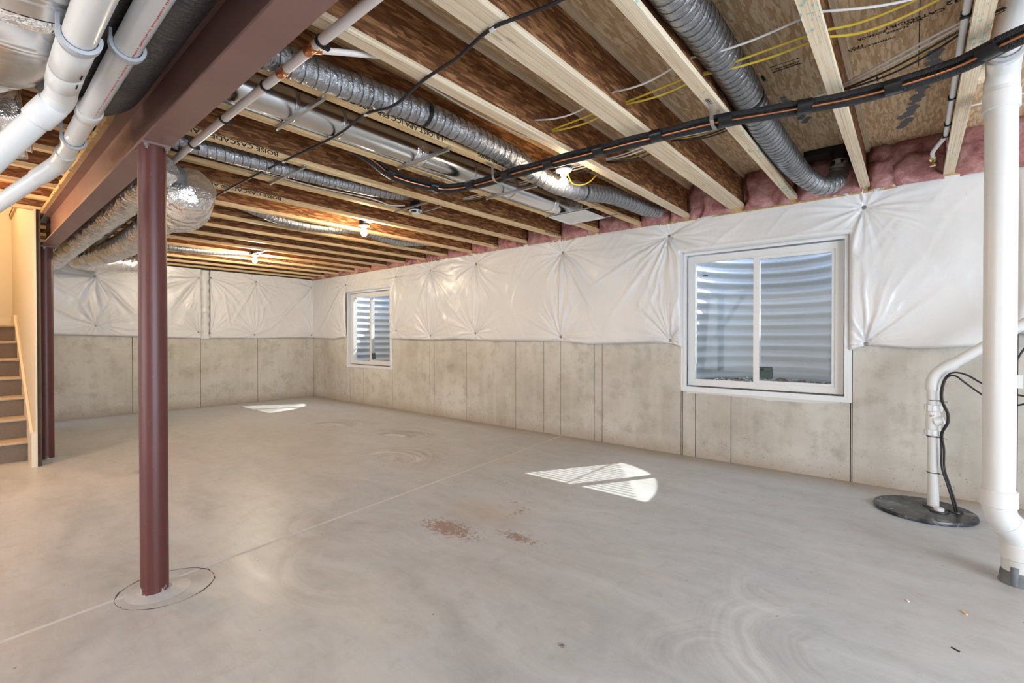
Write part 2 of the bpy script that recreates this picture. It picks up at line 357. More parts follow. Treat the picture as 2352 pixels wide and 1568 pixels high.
# ------------------------------------------------------------------ mesh helpers
def tag(o, label=None, cat=None, group=None, kind=None):
    if label: o['label'] = label
    if cat: o['category'] = cat
    if group: o['group'] = group
    if kind: o['kind'] = kind
    return o
def empty(name, loc=(0, 0, 0), label=None, cat=None, group=None, kind=None):
    o = bpy.data.objects.new(name, None); COL.objects.link(o); o.location = loc; o.empty_display_size = .05
    return tag(o, label, cat, group, kind)
class MB:
    """collects geometry (world coordinates) for ONE mesh object"""
    def __init__(s): s.v = []; s.f = []; s.n = 0
    def add(s, vs, fs):
        vs = np.asarray(vs, float).reshape(-1, 3); s.v.append(vs)
        s.f += [tuple(int(i)+s.n for i in f) for f in fs]; s.n += len(vs); return s
    def box(s, a, b):
        x0, y0, z0 = np.minimum(a, b); x1, y1, z1 = np.maximum(a, b)
        return s.add([(x0, y0, z0), (x1, y0, z0), (x1, y1, z0), (x0, y1, z0), (x0, y0, z1), (x1, y0, z1), (x1, y1, z1), (x0, y1, z1)],
                     [(0, 3, 2, 1), (4, 5, 6, 7), (0, 1, 5, 4), (1, 2, 6, 5), (2, 3, 7, 6), (3, 0, 4, 7)])
    def bar(s, p, q, w, h, upv=(0, 0, 1)):
        p = np.array(p, float); q = np.array(q, float); d = q-p; d /= np.linalg.norm(d)
        sd = np.cross(d, upv); sd /= np.linalg.norm(sd); u = np.cross(sd, d); a = sd*w/2; b_ = u*h/2
        vs = [p-a-b_, p+a-b_, p+a+b_, p-a+b_, q-a-b_, q+a-b_, q+a+b_, q-a+b_]
        return s.add(vs, [(0, 1, 2, 3), (7, 6, 5, 4), (0, 4, 5, 1), (1, 5, 6, 2), (2, 6, 7, 3), (3, 7, 4, 0)])
    def tube(s, pts, rad, seg=16, cap=True):
        vs, fs = tube_geo(pts, rad, seg, cap); return s.add(vs, fs)
    def build(s, name, m, parent=None, smooth=False, kind=None, label=None):
        me = bpy.data.meshes.new(name); vs = np.concatenate(s.v)
        if parent is not None:
            off = np.array(world_loc(parent)); vs = vs-off
        me.from_pydata(vs.tolist(), [], s.f)
        if isinstance(m, (list, tuple)):
            for q in m: me.materials.append(q)
        else: me.materials.append(m)
        if smooth: me.polygons.foreach_set('use_smooth', [True]*len(me.polygons)); me.update()
        if smooth == 'auto':
            me.set_sharp_from_angle(angle=math.radians(38))
        o = bpy.data.objects.new(name, me); COL.objects.link(o)
        if parent is not None: o.parent = parent
        if kind: o['kind'] = kind
        if label: o['label'] = label
        return o
def world_loc(o):
    l = Vector(o.location); p = o.parent
    while p is not None: l = l+Vector(p.location); p = p.parent
    return l
def catmull(pts, n=8):
    P = np.array(pts, float); P = np.vstack([2*P[0]-P[1], P, 2*P[-1]-P[-2]]); out = []
    for i in range(1, len(P)-2):
        for t in np.linspace(0, 1, n, endpoint=False):
            a, b, c, d = P[i-1:i+3]
            out.append(.5*((2*b)+(-a+c)*t+(2*a-5*b+4*c-d)*t*t+(-a+3*b-3*c+d)*t**3))
    out.append(P[-2]); return np.array(out)
def resample(P, step):
    P = np.array(P); d = np.r_[0, np.cumsum(np.linalg.norm(np.diff(P, axis=0), axis=1))]
    n = max(2, int(d[-1]/step)+1); t = np.linspace(0, d[-1], n)
    return np.stack([np.interp(t, d, P[:, k]) for k in range(3)], 1), t
def tube_geo(pts, rad, seg=16, cap=True, radf=None):
    P = np.array(pts, float); n = len(P)
    T = np.gradient(P, axis=0); T /= np.linalg.norm(T, axis=1)[:, None]+1e-12
    ref = np.array([0, 0, 1.]) if abs(T[0][2]) < .9 else np.array([1., 0, 0])
    u = np.cross(ref, T[0]); u /= np.linalg.norm(u); vs = []
    th = np.linspace(0, 2*PI, seg, endpoint=False)
    for i in range(n):
        u = u-T[i]*np.dot(u, T[i]); u /= np.linalg.norm(u)+1e-12; w = np.cross(T[i], u)
        r = radf(i, th) if radf is not None else (rad[i] if hasattr(rad, '__len__') else rad)
        r = np.asarray(r)*np.ones(seg)
        vs.append(P[i]+np.outer(r*np.cos(th), u)+np.outer(r*np.sin(th), w))
    vs = np.concatenate(vs); fs = []
    for i in range(n-1):
        a = i*seg
        for j in range(seg):
            k = (j+1) % seg; fs.append((a+j, a+k, a+seg+k, a+seg+j))
    if cap: fs.append(tuple(range(seg-1, -1, -1))); fs.append(tuple((n-1)*seg+j for j in range(seg)))
    return vs, fs
def lathe(mb, c, prof, seg=24, axis=(0, 0, 1)):
    """profile [(radius, height)] about axis through c"""
    ax = np.array(axis, float); ax /= np.linalg.norm(ax); ref = np.array([1., 0, 0]) if abs(ax[0]) < .9 else np.array([0, 1., 0])
    u = np.cross(ax, ref); u /= np.linalg.norm(u); w = np.cross(ax, u); th = np.linspace(0, 2*PI, seg, endpoint=False); vs = []; c = np.array(c, float)
    for r, h in prof: vs.append(c+ax*h+np.outer(r*np.cos(th), u)+np.outer(r*np.sin(th), w))
    fs = []
    for i in range(len(prof)-1):
        a = i*seg
        for j in range(seg): k = (j+1) % seg; fs.append((a+j, a+k, a+seg+k, a+seg+j))
    fs.append(tuple(range(seg-1, -1, -1))); fs.append(tuple((len(prof)-1)*seg+j for j in range(seg)))
    return mb.add(np.concatenate(vs), fs)
def copy_tree(o, parent=None, dloc=(0, 0, 0)):
    c = o.copy(); COL.objects.link(c); c.parent = parent
    if parent is None: c.location = Vector(o.location)+Vector(dloc)
    for ch in list(o.children): copy_tree(ch, c)
    return c
def text(name, s, m, parent, origin, right, upd, size, sx=1.0, align='LEFT', thick=.0006, bold=0.0):
    """flat printed lettering as a very thin mesh: right and upd are its reading and up directions"""
    cu = bpy.data.curves.new(name, 'FONT'); cu.body = s; cu.size = size; cu.align_x = align; cu.extrude = thick/2; cu.offset = bold
    cu.resolution_u = 2
    tmp = bpy.data.objects.new('tmp', cu); COL.objects.link(tmp)
    bpy.context.view_layer.update()
    me = bpy.data.meshes.new_from_object(tmp.evaluated_get(bpy.context.evaluated_depsgraph_get()))
    bpy.data.objects.remove(tmp); me.materials.clear(); me.materials.append(m); me.name = name
    R = Vector(right).normalized(); U = Vector(upd).normalized(); Nn = R.cross(U)
    mm = Matrix((R*sx, U, Nn)).transposed().to_4x4(); mm.translation = Vector(origin)-(world_loc(parent) if parent else Vector((0, 0, 0)))
    me.transform(mm); o = bpy.data.objects.new(name, me); COL.objects.link(o); o.parent = parent
    return o
def vnoise(u, v, scale, seed=0, octv=3, rough=.5):
    r = np.random.RandomState(seed); out = 0; a = 1.; tot = 0
    for k in range(octv):
        G = r.rand(64, 64); x = u*scale*(2**k)+17.3*k; y = v*scale*(2**k)+9.1*k
        xi = np.floor(x).astype(int); yi = np.floor(y).astype(int); fx = x-xi; fy = y-yi; fx = fx*fx*(3-2*fx); fy = fy*fy*(3-2*fy)
        g = lambda i, j: G[(xi+i) % 64, (yi+j) % 64]
        out = out+a*((g(0, 0)*(1-fx)+g(1, 0)*fx)*(1-fy)+(g(0, 1)*(1-fx)+g(1, 1)*fx)*fy); tot += a; a *= rough
    return out/tot
def grid_faces(nu, nv, keep=None, flip=False):
    i, j = np.meshgrid(np.arange(nu-1), np.arange(nv-1), indexing='ij'); a = i*nv+j
    F = np.stack([a, a+nv, a+nv+1, a+1], -1)
    if flip: F = F[..., ::-1]
    if keep is not None: F = F[keep]
    return F.reshape(-1, 4)
def np_mesh(name, V, F, m, parent=None, smooth=True, kind=None):
    me = bpy.data.meshes.new(name)
    if parent is not None: V = V-np.array(world_loc(parent))
    used = np.zeros(len(V), bool); used[F.ravel()] = True; idx = np.cumsum(used)-1; V = V[used]; F = idx[F]
    me.vertices.add(len(V)); me.vertices.foreach_set('co', V.astype(np.float32).ravel())
    k = F.shape[1]; me.loops.add(F.size); me.loops.foreach_set('vertex_index', F.astype(np.int32).ravel())
    me.polygons.add(len(F)); me.polygons.foreach_set('loop_start', np.arange(0, F.size, k, dtype=np.int32))
    me.update(calc_edges=True); me.validate()
    if smooth: me.polygons.foreach_set('use_smooth', [True]*len(me.polygons))
    me.materials.append(m); me.update()
    o = bpy.data.objects.new(name, me); COL.objects.link(o)
    if parent is not None: o.parent = parent
    if kind: o['kind'] = kind
    return o

D, L, ZJ, JD = 4.624, 9.074, 2.3075, .302      # window wall, back wall, underside and depth of the joists
ZS = ZJ+JD
XL, YN = -3.6, -3.5                            # unseen walls behind the camera
exec_order = []

# ------------------------------------------------------------------ floor
floor = MB().box((XL-.2, YN-.2, -.25), (D+.2, L+.2, -.012)).build('floor', M['gap'], kind='structure')
jy = lambda x: 2.617+.1144*x
def slab(pts, z0=-.011, z1=0.0):
    mb = MB(); n = len(pts)
    vs = [(x, y, z0) for x, y in pts]+[(x, y, z1) for x, y in pts]
    mb.add(vs, [tuple(range(n-1, -1, -1)), tuple(range(n, 2*n))]+[(i, (i+1) % n, n+(i+1) % n, n+i) for i in range(n)]); return mb
g_ = .010
slab([(XL, YN), (D, YN), (D, jy(D)-g_), (XL, jy(XL)-g_)]).build('slab', M['floor'], floor)
slab([(XL, jy(XL)+g_), (D, jy(D)+g_), (D, L), (XL, L)]).build('slab', M['floor'], floor)
slab([(XL, jy(XL)-g_), (D, jy(D)-g_), (D, jy(D)+g_), (XL, jy(XL)+g_)], -.011, -.0015).build('joint_filler', M['filler'], floor)
def crack_ring(cx, cy, r, seed):
    a = np.linspace(0, 2*PI, 90); rr = r*(1+.10*(vnoise(a*1.0, a*0, 1.3, seed)-.5)+.03*rng.rand(90)); rr[-1] = rr[0]
    w = .0006+.006*np.clip(vnoise(a, a*0, 3.1, seed+3)-.25, 0, 1); V = []
    for k in range(90):
        c_, s_ = math.cos(a[k]), math.sin(a[k]); V += [(cx+(rr[k]-w[k])*c_, cy+(rr[k]-w[k])*s_, .0006), (cx+(rr[k]+w[k])*c_, cy+(rr[k]+w[k])*s_, .0006)]
    return MB().add(V, [(2*k, 2*k+1, 2*k+3, 2*k+2) for k in range(89)])
crack_ring(.63, 2.62, .185, 2).build('crack', M['gap'], floor)

# ------------------------------------------------------------------ foundation walls
WINS = [(.40, 1.70), (6.50, 7.80)]; WZ0, WZ1 = .665, 1.955
WT = 2.27
wall_r = MB()
ys = [YN-.2, WINS[0][0]-.035, WINS[0][1]+.035, WINS[1][0]-.035, WINS[1][1]+.035, L+.25]
for a, b in [(0, 1), (2, 3), (4, 5)]: wall_r.box((D+.012, ys[a], -.2), (D+.15, ys[b], WT))
for a, b in [(1, 2), (3, 4)]:
    wall_r.box((D+.012, ys[a], -.2), (D+.15, ys[b], WZ0-.035)); wall_r.box((D+.012, ys[a], WZ1+.035), (D+.15, ys[b], WT))
wall_right = wall_r.build('wall_right', M['gap'], kind='structure')
seams = [L, 8.65, 7.741, 7.615, 7.313, 6.42, 5.532, 5.43, 4.744, 3.85, 3.41, 3.162, 2.711, 2.612, 1.719, 1.596, 1.272, .375, -.54, -1.45, -2.4, YN]
def wpanel(y1, y0, z0, z1):
    o = .0030*rng.rand()
    MB().box((D-o, y0+.0032, z0), (D+.013, y1-.0032, z1)).build('panel', M['wall'], wall_right)
for a, b in zip(seams[:-1], seams[1:]):
    cuts = []
    for w0, w1 in WINS:
        lo, hi = max(b, w0-.035), min(a, w1+.035)
        if hi > lo: cuts.append((lo, hi))
    if not cuts: wpanel(a, b, 0, WT)
    else:
        lo, hi = cuts[0]
        wpanel(hi, lo, 0, WZ0-.035); wpanel(hi, lo, WZ1+.035, WT)
        if a-hi > .006: wpanel(a, hi, 0, WT)
        if lo-b > .006: wpanel(lo, b, 0, WT)
MB().box((D-.06, YN, WT), (D+.10, L, ZJ)).build('sill_plate', M['ply'], wall_right)
MB().box((D+.02, YN, ZJ), (D+.05, L, ZS)).build('rim_board', M['sub'], wall_right)
wall_back = MB().box((XL-.2, L+.012, -.2), (D+.2, L+.25, ZS)).build('wall_back', M['gap'], kind='structure')
bx = [XL, -2.7, -1.8, -.9, 0, .86, 1.764, 2.666, 3.568, 4.465, D]
for a, b in zip(bx[:-1], bx[1:]):
    o = .0016*rng.rand(); MB().box((a+.0035, L-o, 0), (b-.0035, L+.013, WT)).build('panel', M['wall'], wall_back)
MB().box((XL-.2, YN-.2, 0), (XL, L+.2, ZS)).build('wall_left', M['wall'], kind='structure')
MB().box((XL, YN-.2, 0), (D+.2, YN, ZS)).build('wall_near', M['wall'], kind='structure')

# ------------------------------------------------------------------ ceiling: strand board subfloor sheets; open over the stairs
ceiling = MB().box((XL-.2, YN-.2, ZS+.020), (D+.3, 6.12, ZS+.05)).box((.45, 6.12, ZS+.020), (D+.3, L+.2, ZS+.05)).build('ceiling', M['gap'], kind='structure')
k = 0; x1 = 4.60
while x1 > XL:
    x0 = x1-1.219; y1 = L+.05+(.61 if k % 2 else 0)
    while y1 > YN:
        y0 = y1-2.438; a0, a1, b0, b1 = max(x0, XL), x1, max(y0, YN), min(y1, L)
        if a0 < .45 and b1 > 6.12:
            if a1 > .5: MB().box((max(a0, .45)+.0015, max(b0, 6.12)+.0015, ZS), (a1-.0015, b1-.0015, ZS+.021)).build('panel', M['sub'], ceiling)
            b1 = 6.12
        if b1-b0 > .05: MB().box((a0+.0015, b0+.0015, ZS), (a1-.0015, b1-.0015, ZS+.021)).build('panel', M['sub'], ceiling)
        y1 = y0
    x1 = x0; k += 1

# ------------------------------------------------------------------ windows with corrugated wells behind them
def ring(mb, X0, X1, y0, y1, z0, z1, w, wb=None):
    wb = wb or w
    mb.box((X0, y0, z0), (X1, y0+w, z1)); mb.box((X0, y1-w, z0), (X1, y1, z1))
    mb.box((X0, y0+w, z0), (X1, y1-w, z0+wb)); mb.box((X0, y0+w, z1-w), (X1, y1-w, z1)); return mb
def make_window(idx, y0):
    y1 = y0+1.30; z0, z1 = WZ0, WZ1
    root = empty('window_%d' % idx, (D, (y0+y1)/2, z0), kind='structure')
    mb = MB(); ring(mb, D-.012, D+.15, y0-.034, y1+.034, z0-.034, z1+.034, .036); mb.build('buck_frame', M['vinylb'], root)
    mb = MB(); ring(mb, D-.018, D-.002, y0-.006, y1+.006, z0-.010, z1+.010, .022); mb.build('buck_lip', M['vinylb'], root)
    a0, a1, b0, b1 = y0+.028, y1-.016, z0+.022, z1-.018
    mb = MB(); ring(mb, D+.045, D+.13, a0, a1, b0, b1, .056, .054); ring(mb, D+.055, D+.075, a0+.056, a1-.056, b0+.054, b1-.056, .008)
    mb.build('window_frame', M['vinyl'], root)
    ym = a1-.056-.528
    mb = MB(); ring(mb, D+.056, D+.084, a0+.034, ym+.0, b0+.036, b1-.036, .048, .042); sash = mb.build('sliding_sash', M['vinyl'], root)
    MB().box((D+.050, a0+.050, 1.30), (D+.058, a0+.062, 1.38)).build('latch', M['vinyl'], sash)
    MB().box((D+.0845, ym-.046, b0+.05), (D+.122, ym+.008, b1-.05)).build('meeting_stile', M['vinyl'], root)
    MB().box((D+.104, ym, b0+.05), (D+.108, a1-.05, b1-.05)).build('pane', M['glass'], root)
    MB().box((D+.068, a0+.078, b0+.074), (D+.072, ym-.044, b1-.080)).build('pane', M['glass'], root)
    return root, ym, b0
w2, ym2, wb0 = make_window(2, .40)
w1, ym1, _ = make_window(1, 6.50)
# dark green energy label on the sliding pane, small tag on the fixed pane
for root, ym in ((w2, ym2), (w1, ym1)):
    c0 = np.array((D+.0655, ym-.052, .885)); R_ = Matrix.Rotation(math.radians(-4), 3, 'X')
    def lab(name, y_a, y_b, z_a, z_b, mt, dx=0.0, par=None):
        vs = []
        for x in (c0[0]-dx, c0[0]-dx+.0006):
            for yy, zz in ((y_a, z_a), (y_b, z_a), (y_b, z_b), (y_a, z_b)):
                q = R_ @ Vector((0, yy, zz)); vs.append((x, c0[1]+q.y, c0[2]+q.z))
        return MB().add(vs, [(0, 1, 2, 3), (7, 6, 5, 4), (0, 4, 5, 1), (1, 5, 6, 2), (2, 6, 7, 3), (3, 7, 4, 0)]).build(name, mt, par)
    st = lab('sticker', 0, -.100, 0, -.105, M['stickb'], 0, root)
    lab('sticker_face', -.004, -.096, -.004, -.101, M['stick'], .0007, st)
    lab('sticker_rule', -.006, -.094, -.043, -.045, M['stickb'], .0014, st)
    mbk = MB(); lathe(mbk, (c0[0]-.0016, c0[1]-.020, c0[2]-.022), [(.013, 0), (.013, .0006)], 20, (1, 0, 0)); mbk.build('sticker_dot', M['stickb'], st)
MB().box((D+.100, 1.515, 1.745), (D+.103, 1.560, 1.758)).build('tag', M['stick'], w2)

def well(name, y0, label):
    yc = y0+.65; hw = .68; dep = .965; X0 = D+.15
    n = 72; t = np.linspace(0, PI, n)
    px = np.abs(np.sin(t))**.95*dep; py = np.sign(np.cos(t))*np.abs(np.cos(t))**.95*hw
    P = np.stack([X0+px, yc+py], 1); T = np.gradient(P, axis=0); T /= np.linalg.norm(T, axis=1)[:, None]; Nn = np.stack([-T[:, 1], T[:, 0]], 1)
    Nn *= np.sign(((P-np.array([X0, yc]))*Nn).sum(1)+1e-6)[:, None]
    zz = np.arange(.40, 2.052, .0055); nz = len(zz); off = .017*np.cos(2*PI*zz/.112)
    lap = np.where((t > 1.15) & (t < 1.9), .006, 0.0)
    V = np.zeros((n, nz, 3)); V[:, :, 0] = P[:, 0:1]+Nn[:, 0:1]*(off[None]+lap[:, None]); V[:, :, 1] = P[:, 1:2]+Nn[:, 1:2]*(off[None]+lap[:, None]); V[:, :, 2] = zz
    root = empty(name, (X0, yc, .4), label, 'window well')
    np_mesh('corrugated_shell', V.reshape(-1, 3), grid_faces(n, nz), M['well'], root)
    mb = MB(); x = X0+.03
    while x < X0+dep-.02:
        h_ = hw*max(0.0, 1-((x-X0)/dep)**(1/.95))**.95
        mb.tube([(x, yc-h_, 2.055), (x, yc+h_, 2.055)],   .0075, 8); x += .052
    gr = mb.build('grate', M['zinc'], root, kind='stuff')
    mb = MB().tube([(X0+.05, yc, 2.060), (X0+dep-.03, yc, 2.060)], .009, 8); mb.build('grate_rail', M['zinc'], root)
    gb = MB()
    rr = np.random.RandomState(int(y0*10)+1)
    for _ in range(420):
        a, b_ = rr.rand()*.9+.06, (rr.rand()-.5)*1.2
        if (a/dep)**1.6+(abs(b_)/hw)**1.6 > .95: continue
        r = .009+.014*rr.rand(); c = np.array((X0+a, yc+b_, .700+.02*rr.rand()))
        q = [(1, 0, 0), (-1, 0, 0), (0, 1, 0), (0, -1, 0), (0, 0, .7), (0, 0, -.7)]; j = 1+.4*(rr.rand(6)-.5)
        gb.add([c+r*np.array(v)*j[i] for i, v in enumerate(q)], [(0, 2, 4), (2, 1, 4), (1, 3, 4), (3, 0, 4), (2, 0, 5), (1, 2, 5), (3, 1, 5), (0, 3, 5)])
    gv = gb.build('gravel', [M['gravel'], M['white']], None, kind='stuff'); gv.parent = root; gv.location = -root.location; 0 and tag(gv, 'loose pea gravel in the bottom of the %s window well' % ('near' if y0 < 3 else 'far'), 'gravel')
    for p in gv.data.polygons:
        if (p.index//8) % 4 == 0: p.material_index = 1
    MB().box((X0-.01, yc-hw+.10, .38), (X0+dep-.26, yc+hw-.10, .70)).build('gravel_bed', M['gravel'], root)
well('window_well', .40, 'corrugated galvanised window well outside the large near window')
well('window_well', 6.50, 'corrugated galvanised window well outside the small far window')
gm = MB(); X0 = D+.15
gm.box((X0, -4.5, 1.6), (X0+1.12, .40+.65-.86, 1.98)); gm.box((X0, .40+.65+.86, 1.6), (X0+1.12, 6.5+.65-.86, 1.98)); gm.box((X0, 6.5+.65+.86, 1.6), (X0+1.12, 10.5, 1.98))
gm.box((X0+1.12, -4.5, 1.6), (X0+5, 10.5, 1.98)); gm.build('ground', M['soil'], kind='structure')

# ------------------------------------------------------------------ stairs and their walls, left edge of the picture
wall_stair = MB().box((.470, 5.96, 0), (.482, 8.46, 2.30)).build('wall_stairs', M['drywall'], kind='structure')
MB().box((.470, 6.15, 2.30), (.482, 8.46, 3.6)).build('drywall_upper', M['drywall'], wall_stair)
MB().box((.482, 5.975, 0), (.512, 6.015, 2.30)).build('stud', M['gap'], wall_stair)  # stud coloured dark, painting in the shaded gap at the wall end
MB().box((.4705, 5.962, 0), (.4825, 5.968, 2.29)).build('drywall_edge', M['grout'], wall_stair)
MB().box((.482, 6.36, 0), (.512, 8.46, 2.30)).build('framing', M['ply'], wall_stair)
wl = MB().box((-.62, 8.42, 0), (.470, 8.46, 3.6)).build('wall_landing', M['drywall'], kind='structure')
MB().box((-.60, 8.395, 1.31), (.470, 8.42, 1.98)).build('drywall_lower', M['drywall'], wl)
MB().box((-.60, 8.380, 1.31), (.470, 8.394, 1.40)).build('baseboard', M['trim'], wl)
MB().box((-.66, 6.15, 0), (-.62, 8.46, 3.6)).build('wall_stairs_far', M['drywall'], kind='structure')
MB().box((-.66, 6.10, 3.6), (.512, 8.46, 3.64)).build('ceiling_stairs', M['drywall'], kind='structure')
MB().box((-.66, 6.10, ZS), (.512, 6.15, 3.6)).build('wall_stairs_header', M['drywall'], kind='structure')
st = empty('staircase', (0, 6.33, 0), 'tan-treaded stairs with brown risers climbing at the left edge', 'stairs')
for k in range(7):
    Y = 6.33+.25*k; z = .186*(k+1)
    MB().box((-.60, Y+.022, z-.186), (.458, Y+.040, z-.026)).build('riser', M['riser'], st)
    mb = MB()
    ylast = Y+.275 if k < 6 else 8.376
    mb.box((-.60, Y+.012, z-.026), (.458, ylast, z)); mb.tube([(-.60, Y+.012, z-.013), (.458, Y+.012, z-.013)], .013, 10)
    mb.build('tread', M['tread'], st)
def prism_yz(mb, x0, x1, poly):
    n = len(poly); vs = [(x0, y, z) for y, z in poly]+[(x1, y, z) for y, z in poly]
    return mb.add(vs, [tuple(range(n-1, -1, -1)), tuple(range(n, 2*n))]+[(i, (i+1) % n, n+(i+1) % n, n+i) for i in range(n)])
prism_yz(MB(), .458, .470, [(5.962, 0), (6.50, 0), (8.2, 1.25), (8.378, 1.31), (8.378, 1.41), (7.74, 1.41), (6.06, .31), (5.962, .31)]).build('skirt_board', M['trim'], st)
prism_yz(MB(), .444, .458, [(5.964, 0), (6.30, 0), (6.30, .30), (5.964, .30)]).build('plinth_block', M['trim'], st)
prism_yz(MB(), .440, .460, [(6.04, .285), (7.72, 1.385), (7.72, 1.41), (6.04, .31)]).build('skirt_cap', M['trim'], st)

# ------------------------------------------------------------------ I-joists
JY = [-.190, .285, .765, 1.174, 1.236, 1.665, 2.153, 2.641, 3.130, 3.617, 4.105, 4.593, 5.080, 5.570, 6.060, 6.550, 7.030, 7.520, 8.010, 8.500, 8.950]
JL = ['rightmost I-joist, with the white supply tube clipped along it',
      'second I-joist from the right, pale flange with green paint spots',
      'third I-joist from the right, left of the grey duct, green smears on its flange',
      'right half of the doubled pale I-joist pair',
      'left half of the doubled pale I-joist pair',
      'single I-joist next left of the doubled pair, just before the nearest bulb',
      'I-joist with long upside-down black lettering beside a white pipe and flex duct',
      'I-joist left of the round metal duct, tree emblem printed on its web',
      'I-joist with lettering beneath the narrow flex duct, left of the tree-emblem joist',
      'I-joist on the far side of the recessed light housing',
      'I-joist with black lettering running behind the steel post, by the middle bulb',
      'first I-joist beyond the middle bulb',
      'second I-joist beyond the middle bulb',
      'third I-joist beyond the middle bulb',
      'fourth I-joist beyond the middle bulb, ending above the stair opening',
      'fifth I-joist beyond the middle bulb, second before the farthest bulb',
      'I-joist just before the farthest bulb',
      'first I-joist beyond the farthest bulb',
      'second I-joist beyond the farthest bulb',
      'last but one I-joist before the back wall',
      'last I-joist, close against the back wall']
JO = {}
for y, lab_ in zip(JY, JL):
    x0 = -3.55 if y < 6.1 else .516
    j = empty('wooden_joist', (x0, y, ZJ), lab_, 'joist', 'wooden I-joists of the ceiling')
    fm = M['flange2'] if y < 1.8 else M['flange']; hw = .0295
    MB().box((x0, y-hw, ZJ), (4.586, y+hw, ZJ+.029)).build('bottom_flange', fm, j)
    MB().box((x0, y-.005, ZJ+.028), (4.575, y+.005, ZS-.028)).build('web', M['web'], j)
    MB().box((x0, y-hw, ZS-.029), (4.586, y+hw, ZS-.0005)).build('top_flange', fm, j)
    JO[y] = j

# printed lettering, upside down on the joists' near faces as in the place
def side_text(y, s, xstart, size, sx=1.0, z=None, mt='ink', bold=.0006):
    text('lettering', s, M[mt], JO[y], (xstart, y-.0297-.0006, z if z else ZJ+.0265), (-1, 0, 0), (0, 0, -1), size, sx, bold=bold)
side_text(3.130, 'BOISE CASCADE® ALEXAND', 1.352, .037, 1.42)
side_text(4.105, 'BOISE CASCADE® ALEXANDRIA BCI® 6000S-1', 1.80, .035, 1.62)
side_text(2.153, '-1.8 JOIST APA ICC ESR-1336 CCMC 13300-R', 1.90, .036, 1.30)
side_text(3.130, '05-R IES 90-1342 05/17/23 06:50', 4.56, .026, .95)
side_text(4.105, '05/17/23 06:48', 4.60, .026, .95)
side_text(2.153, 'BCI® 6000S', 2.42, .036, 1.4)
def web_text(y, s, x, z, size, up_=-1, mt='inkf', sx=1.0):
    text('lettering', s, M[mt], JO[y], (x, y-.0055-.0006, z), (-1 if up_ < 0 else 1, 0, 0), (0, 0, up_), size, sx)
web_text(2.641, 'Boise C', 1.20, 2.475, .085)
web_text(3.617, 'JOIST', 3.62, 2.55, .12, 1)
mb = MB()
cx, cz, yy = 1.37, 2.43, 2.641-.0062
for r_, w_ in ((.085, .007),):
    a = np.linspace(.2, 2*PI-.5, 40); V = []
    for q in a: V += [(cx+(r_-w_)*math.cos(q)*1.15, yy, cz+(r_-w_)*math.sin(q)), (cx+r_*math.cos(q)*1.15, yy, cz+r_*math.sin(q))]
    mb.add(V, [(2*i, 2*i+1, 2*i+3, 2*i+2) for i in range(39)])
for k in range(5):
    w_ = .012+.010*k; z_ = cz+.045-.020*k
    mb.add([(cx-w_, yy, z_), (cx+w_, yy, z_), (cx, yy, z_-(-.020))], [(0, 1, 2)])
mb.add([(cx-.004, yy, cz-.055), (cx+.004, yy, cz-.055), (cx+.004, yy, cz+.04), (cx-.004, yy, cz+.04)], [(0, 1, 2, 3)])
mb.build('tree_emblem', M['inkf'], JO[2.641])
# stamps on the subfloor sheets (read from below)
def sub_text(s, x, y, size, sx=1.0, mt='ink', right=(.03, 1, 0), name='stamp'):
    r = Vector(right).normalized(); u = Vector((0, 0, -1)).cross(r)
    text(name, s, M[mt], ceiling, (x, y, ZS-.0007), r, u, size, sx, bold=.0006)
sub_text('CATEGORY', 2.842, -.105, .036, 1.15)
sub_text('32', 2.80, -.155, .045, 1.2)
sub_text('FLOOR', 2.893, .020, .022, 1.2); sub_text('SHG', 2.868, -.03, .026, 1.2)
sub_text('CONSTRUCTION SHE', 2.955, .070, .022, .95)
sub_text('1F24', 2.935, .190, .034, 1.1)
sub_text('EXTERIOR', 2.868, .105, .026, .9)
sub_text('STRENGTH AXIS', 2.890, .462, .018, .85); sub_text('THIS DIRECTION', 2.912, .462, .018, .85)
mb = MB()
for xx in (2.862, 2.925):
    mb.box((xx-.0018, .470, ZS-.0007), (xx+.0018, .580, ZS-.0001))
    for s_ in (0, 1):
        yb = .470 if s_ == 0 else .580; d = -1 if s_ == 0 else 1
        mb.add([(xx-.007, yb, ZS-.0005), (xx+.007, yb, ZS-.0005), (xx, yb+d*.022, ZS-.0005)], [(0, 1, 2)])
mb.box((2.92, .64, ZS-.0006), (2.99, .655, ZS-.0001)).box((3.35, .155, ZS-.0006), (3.41, .163, ZS-.0001)).box((3.70, .335, ZS-.0006), (3.77, .345, ZS-.0001))
mb.build('arrow_mark', M['ink'], ceiling)
# grey smears where sealant was wiped on the board
def smear(x0, y0, x1, y1, w, seed):
    rr = np.random.RandomState(seed); mb = MB(); n = 34
    for k in range(n):
        t = k/(n-1); cx_, cy_ = x0+(x1-x0)*t+rr.randn()*.012, y0+(y1-y0)*t+rr.randn()*.012
        a = np.linspace(0, 2*PI, 10)[:-1]; r = w*(.3+.7*rr.rand())*(1+.5*(rr.rand(9)-.5)); z = ZS-.0003-.00001*k
        mb.add(np.stack([cx_+r*np.cos(a)*1.4, cy_+r*np.sin(a), 0*a+z], 1), [tuple(range(9))])
    mb.build('smear', M['felt'], ceiling)
smear(3.25, -.09, 4.25, .05, .034, 4); smear(3.45, .30, 3.58, .26, .020, 5); smear(3.28, .60, 3.72, .55, .022, 6)

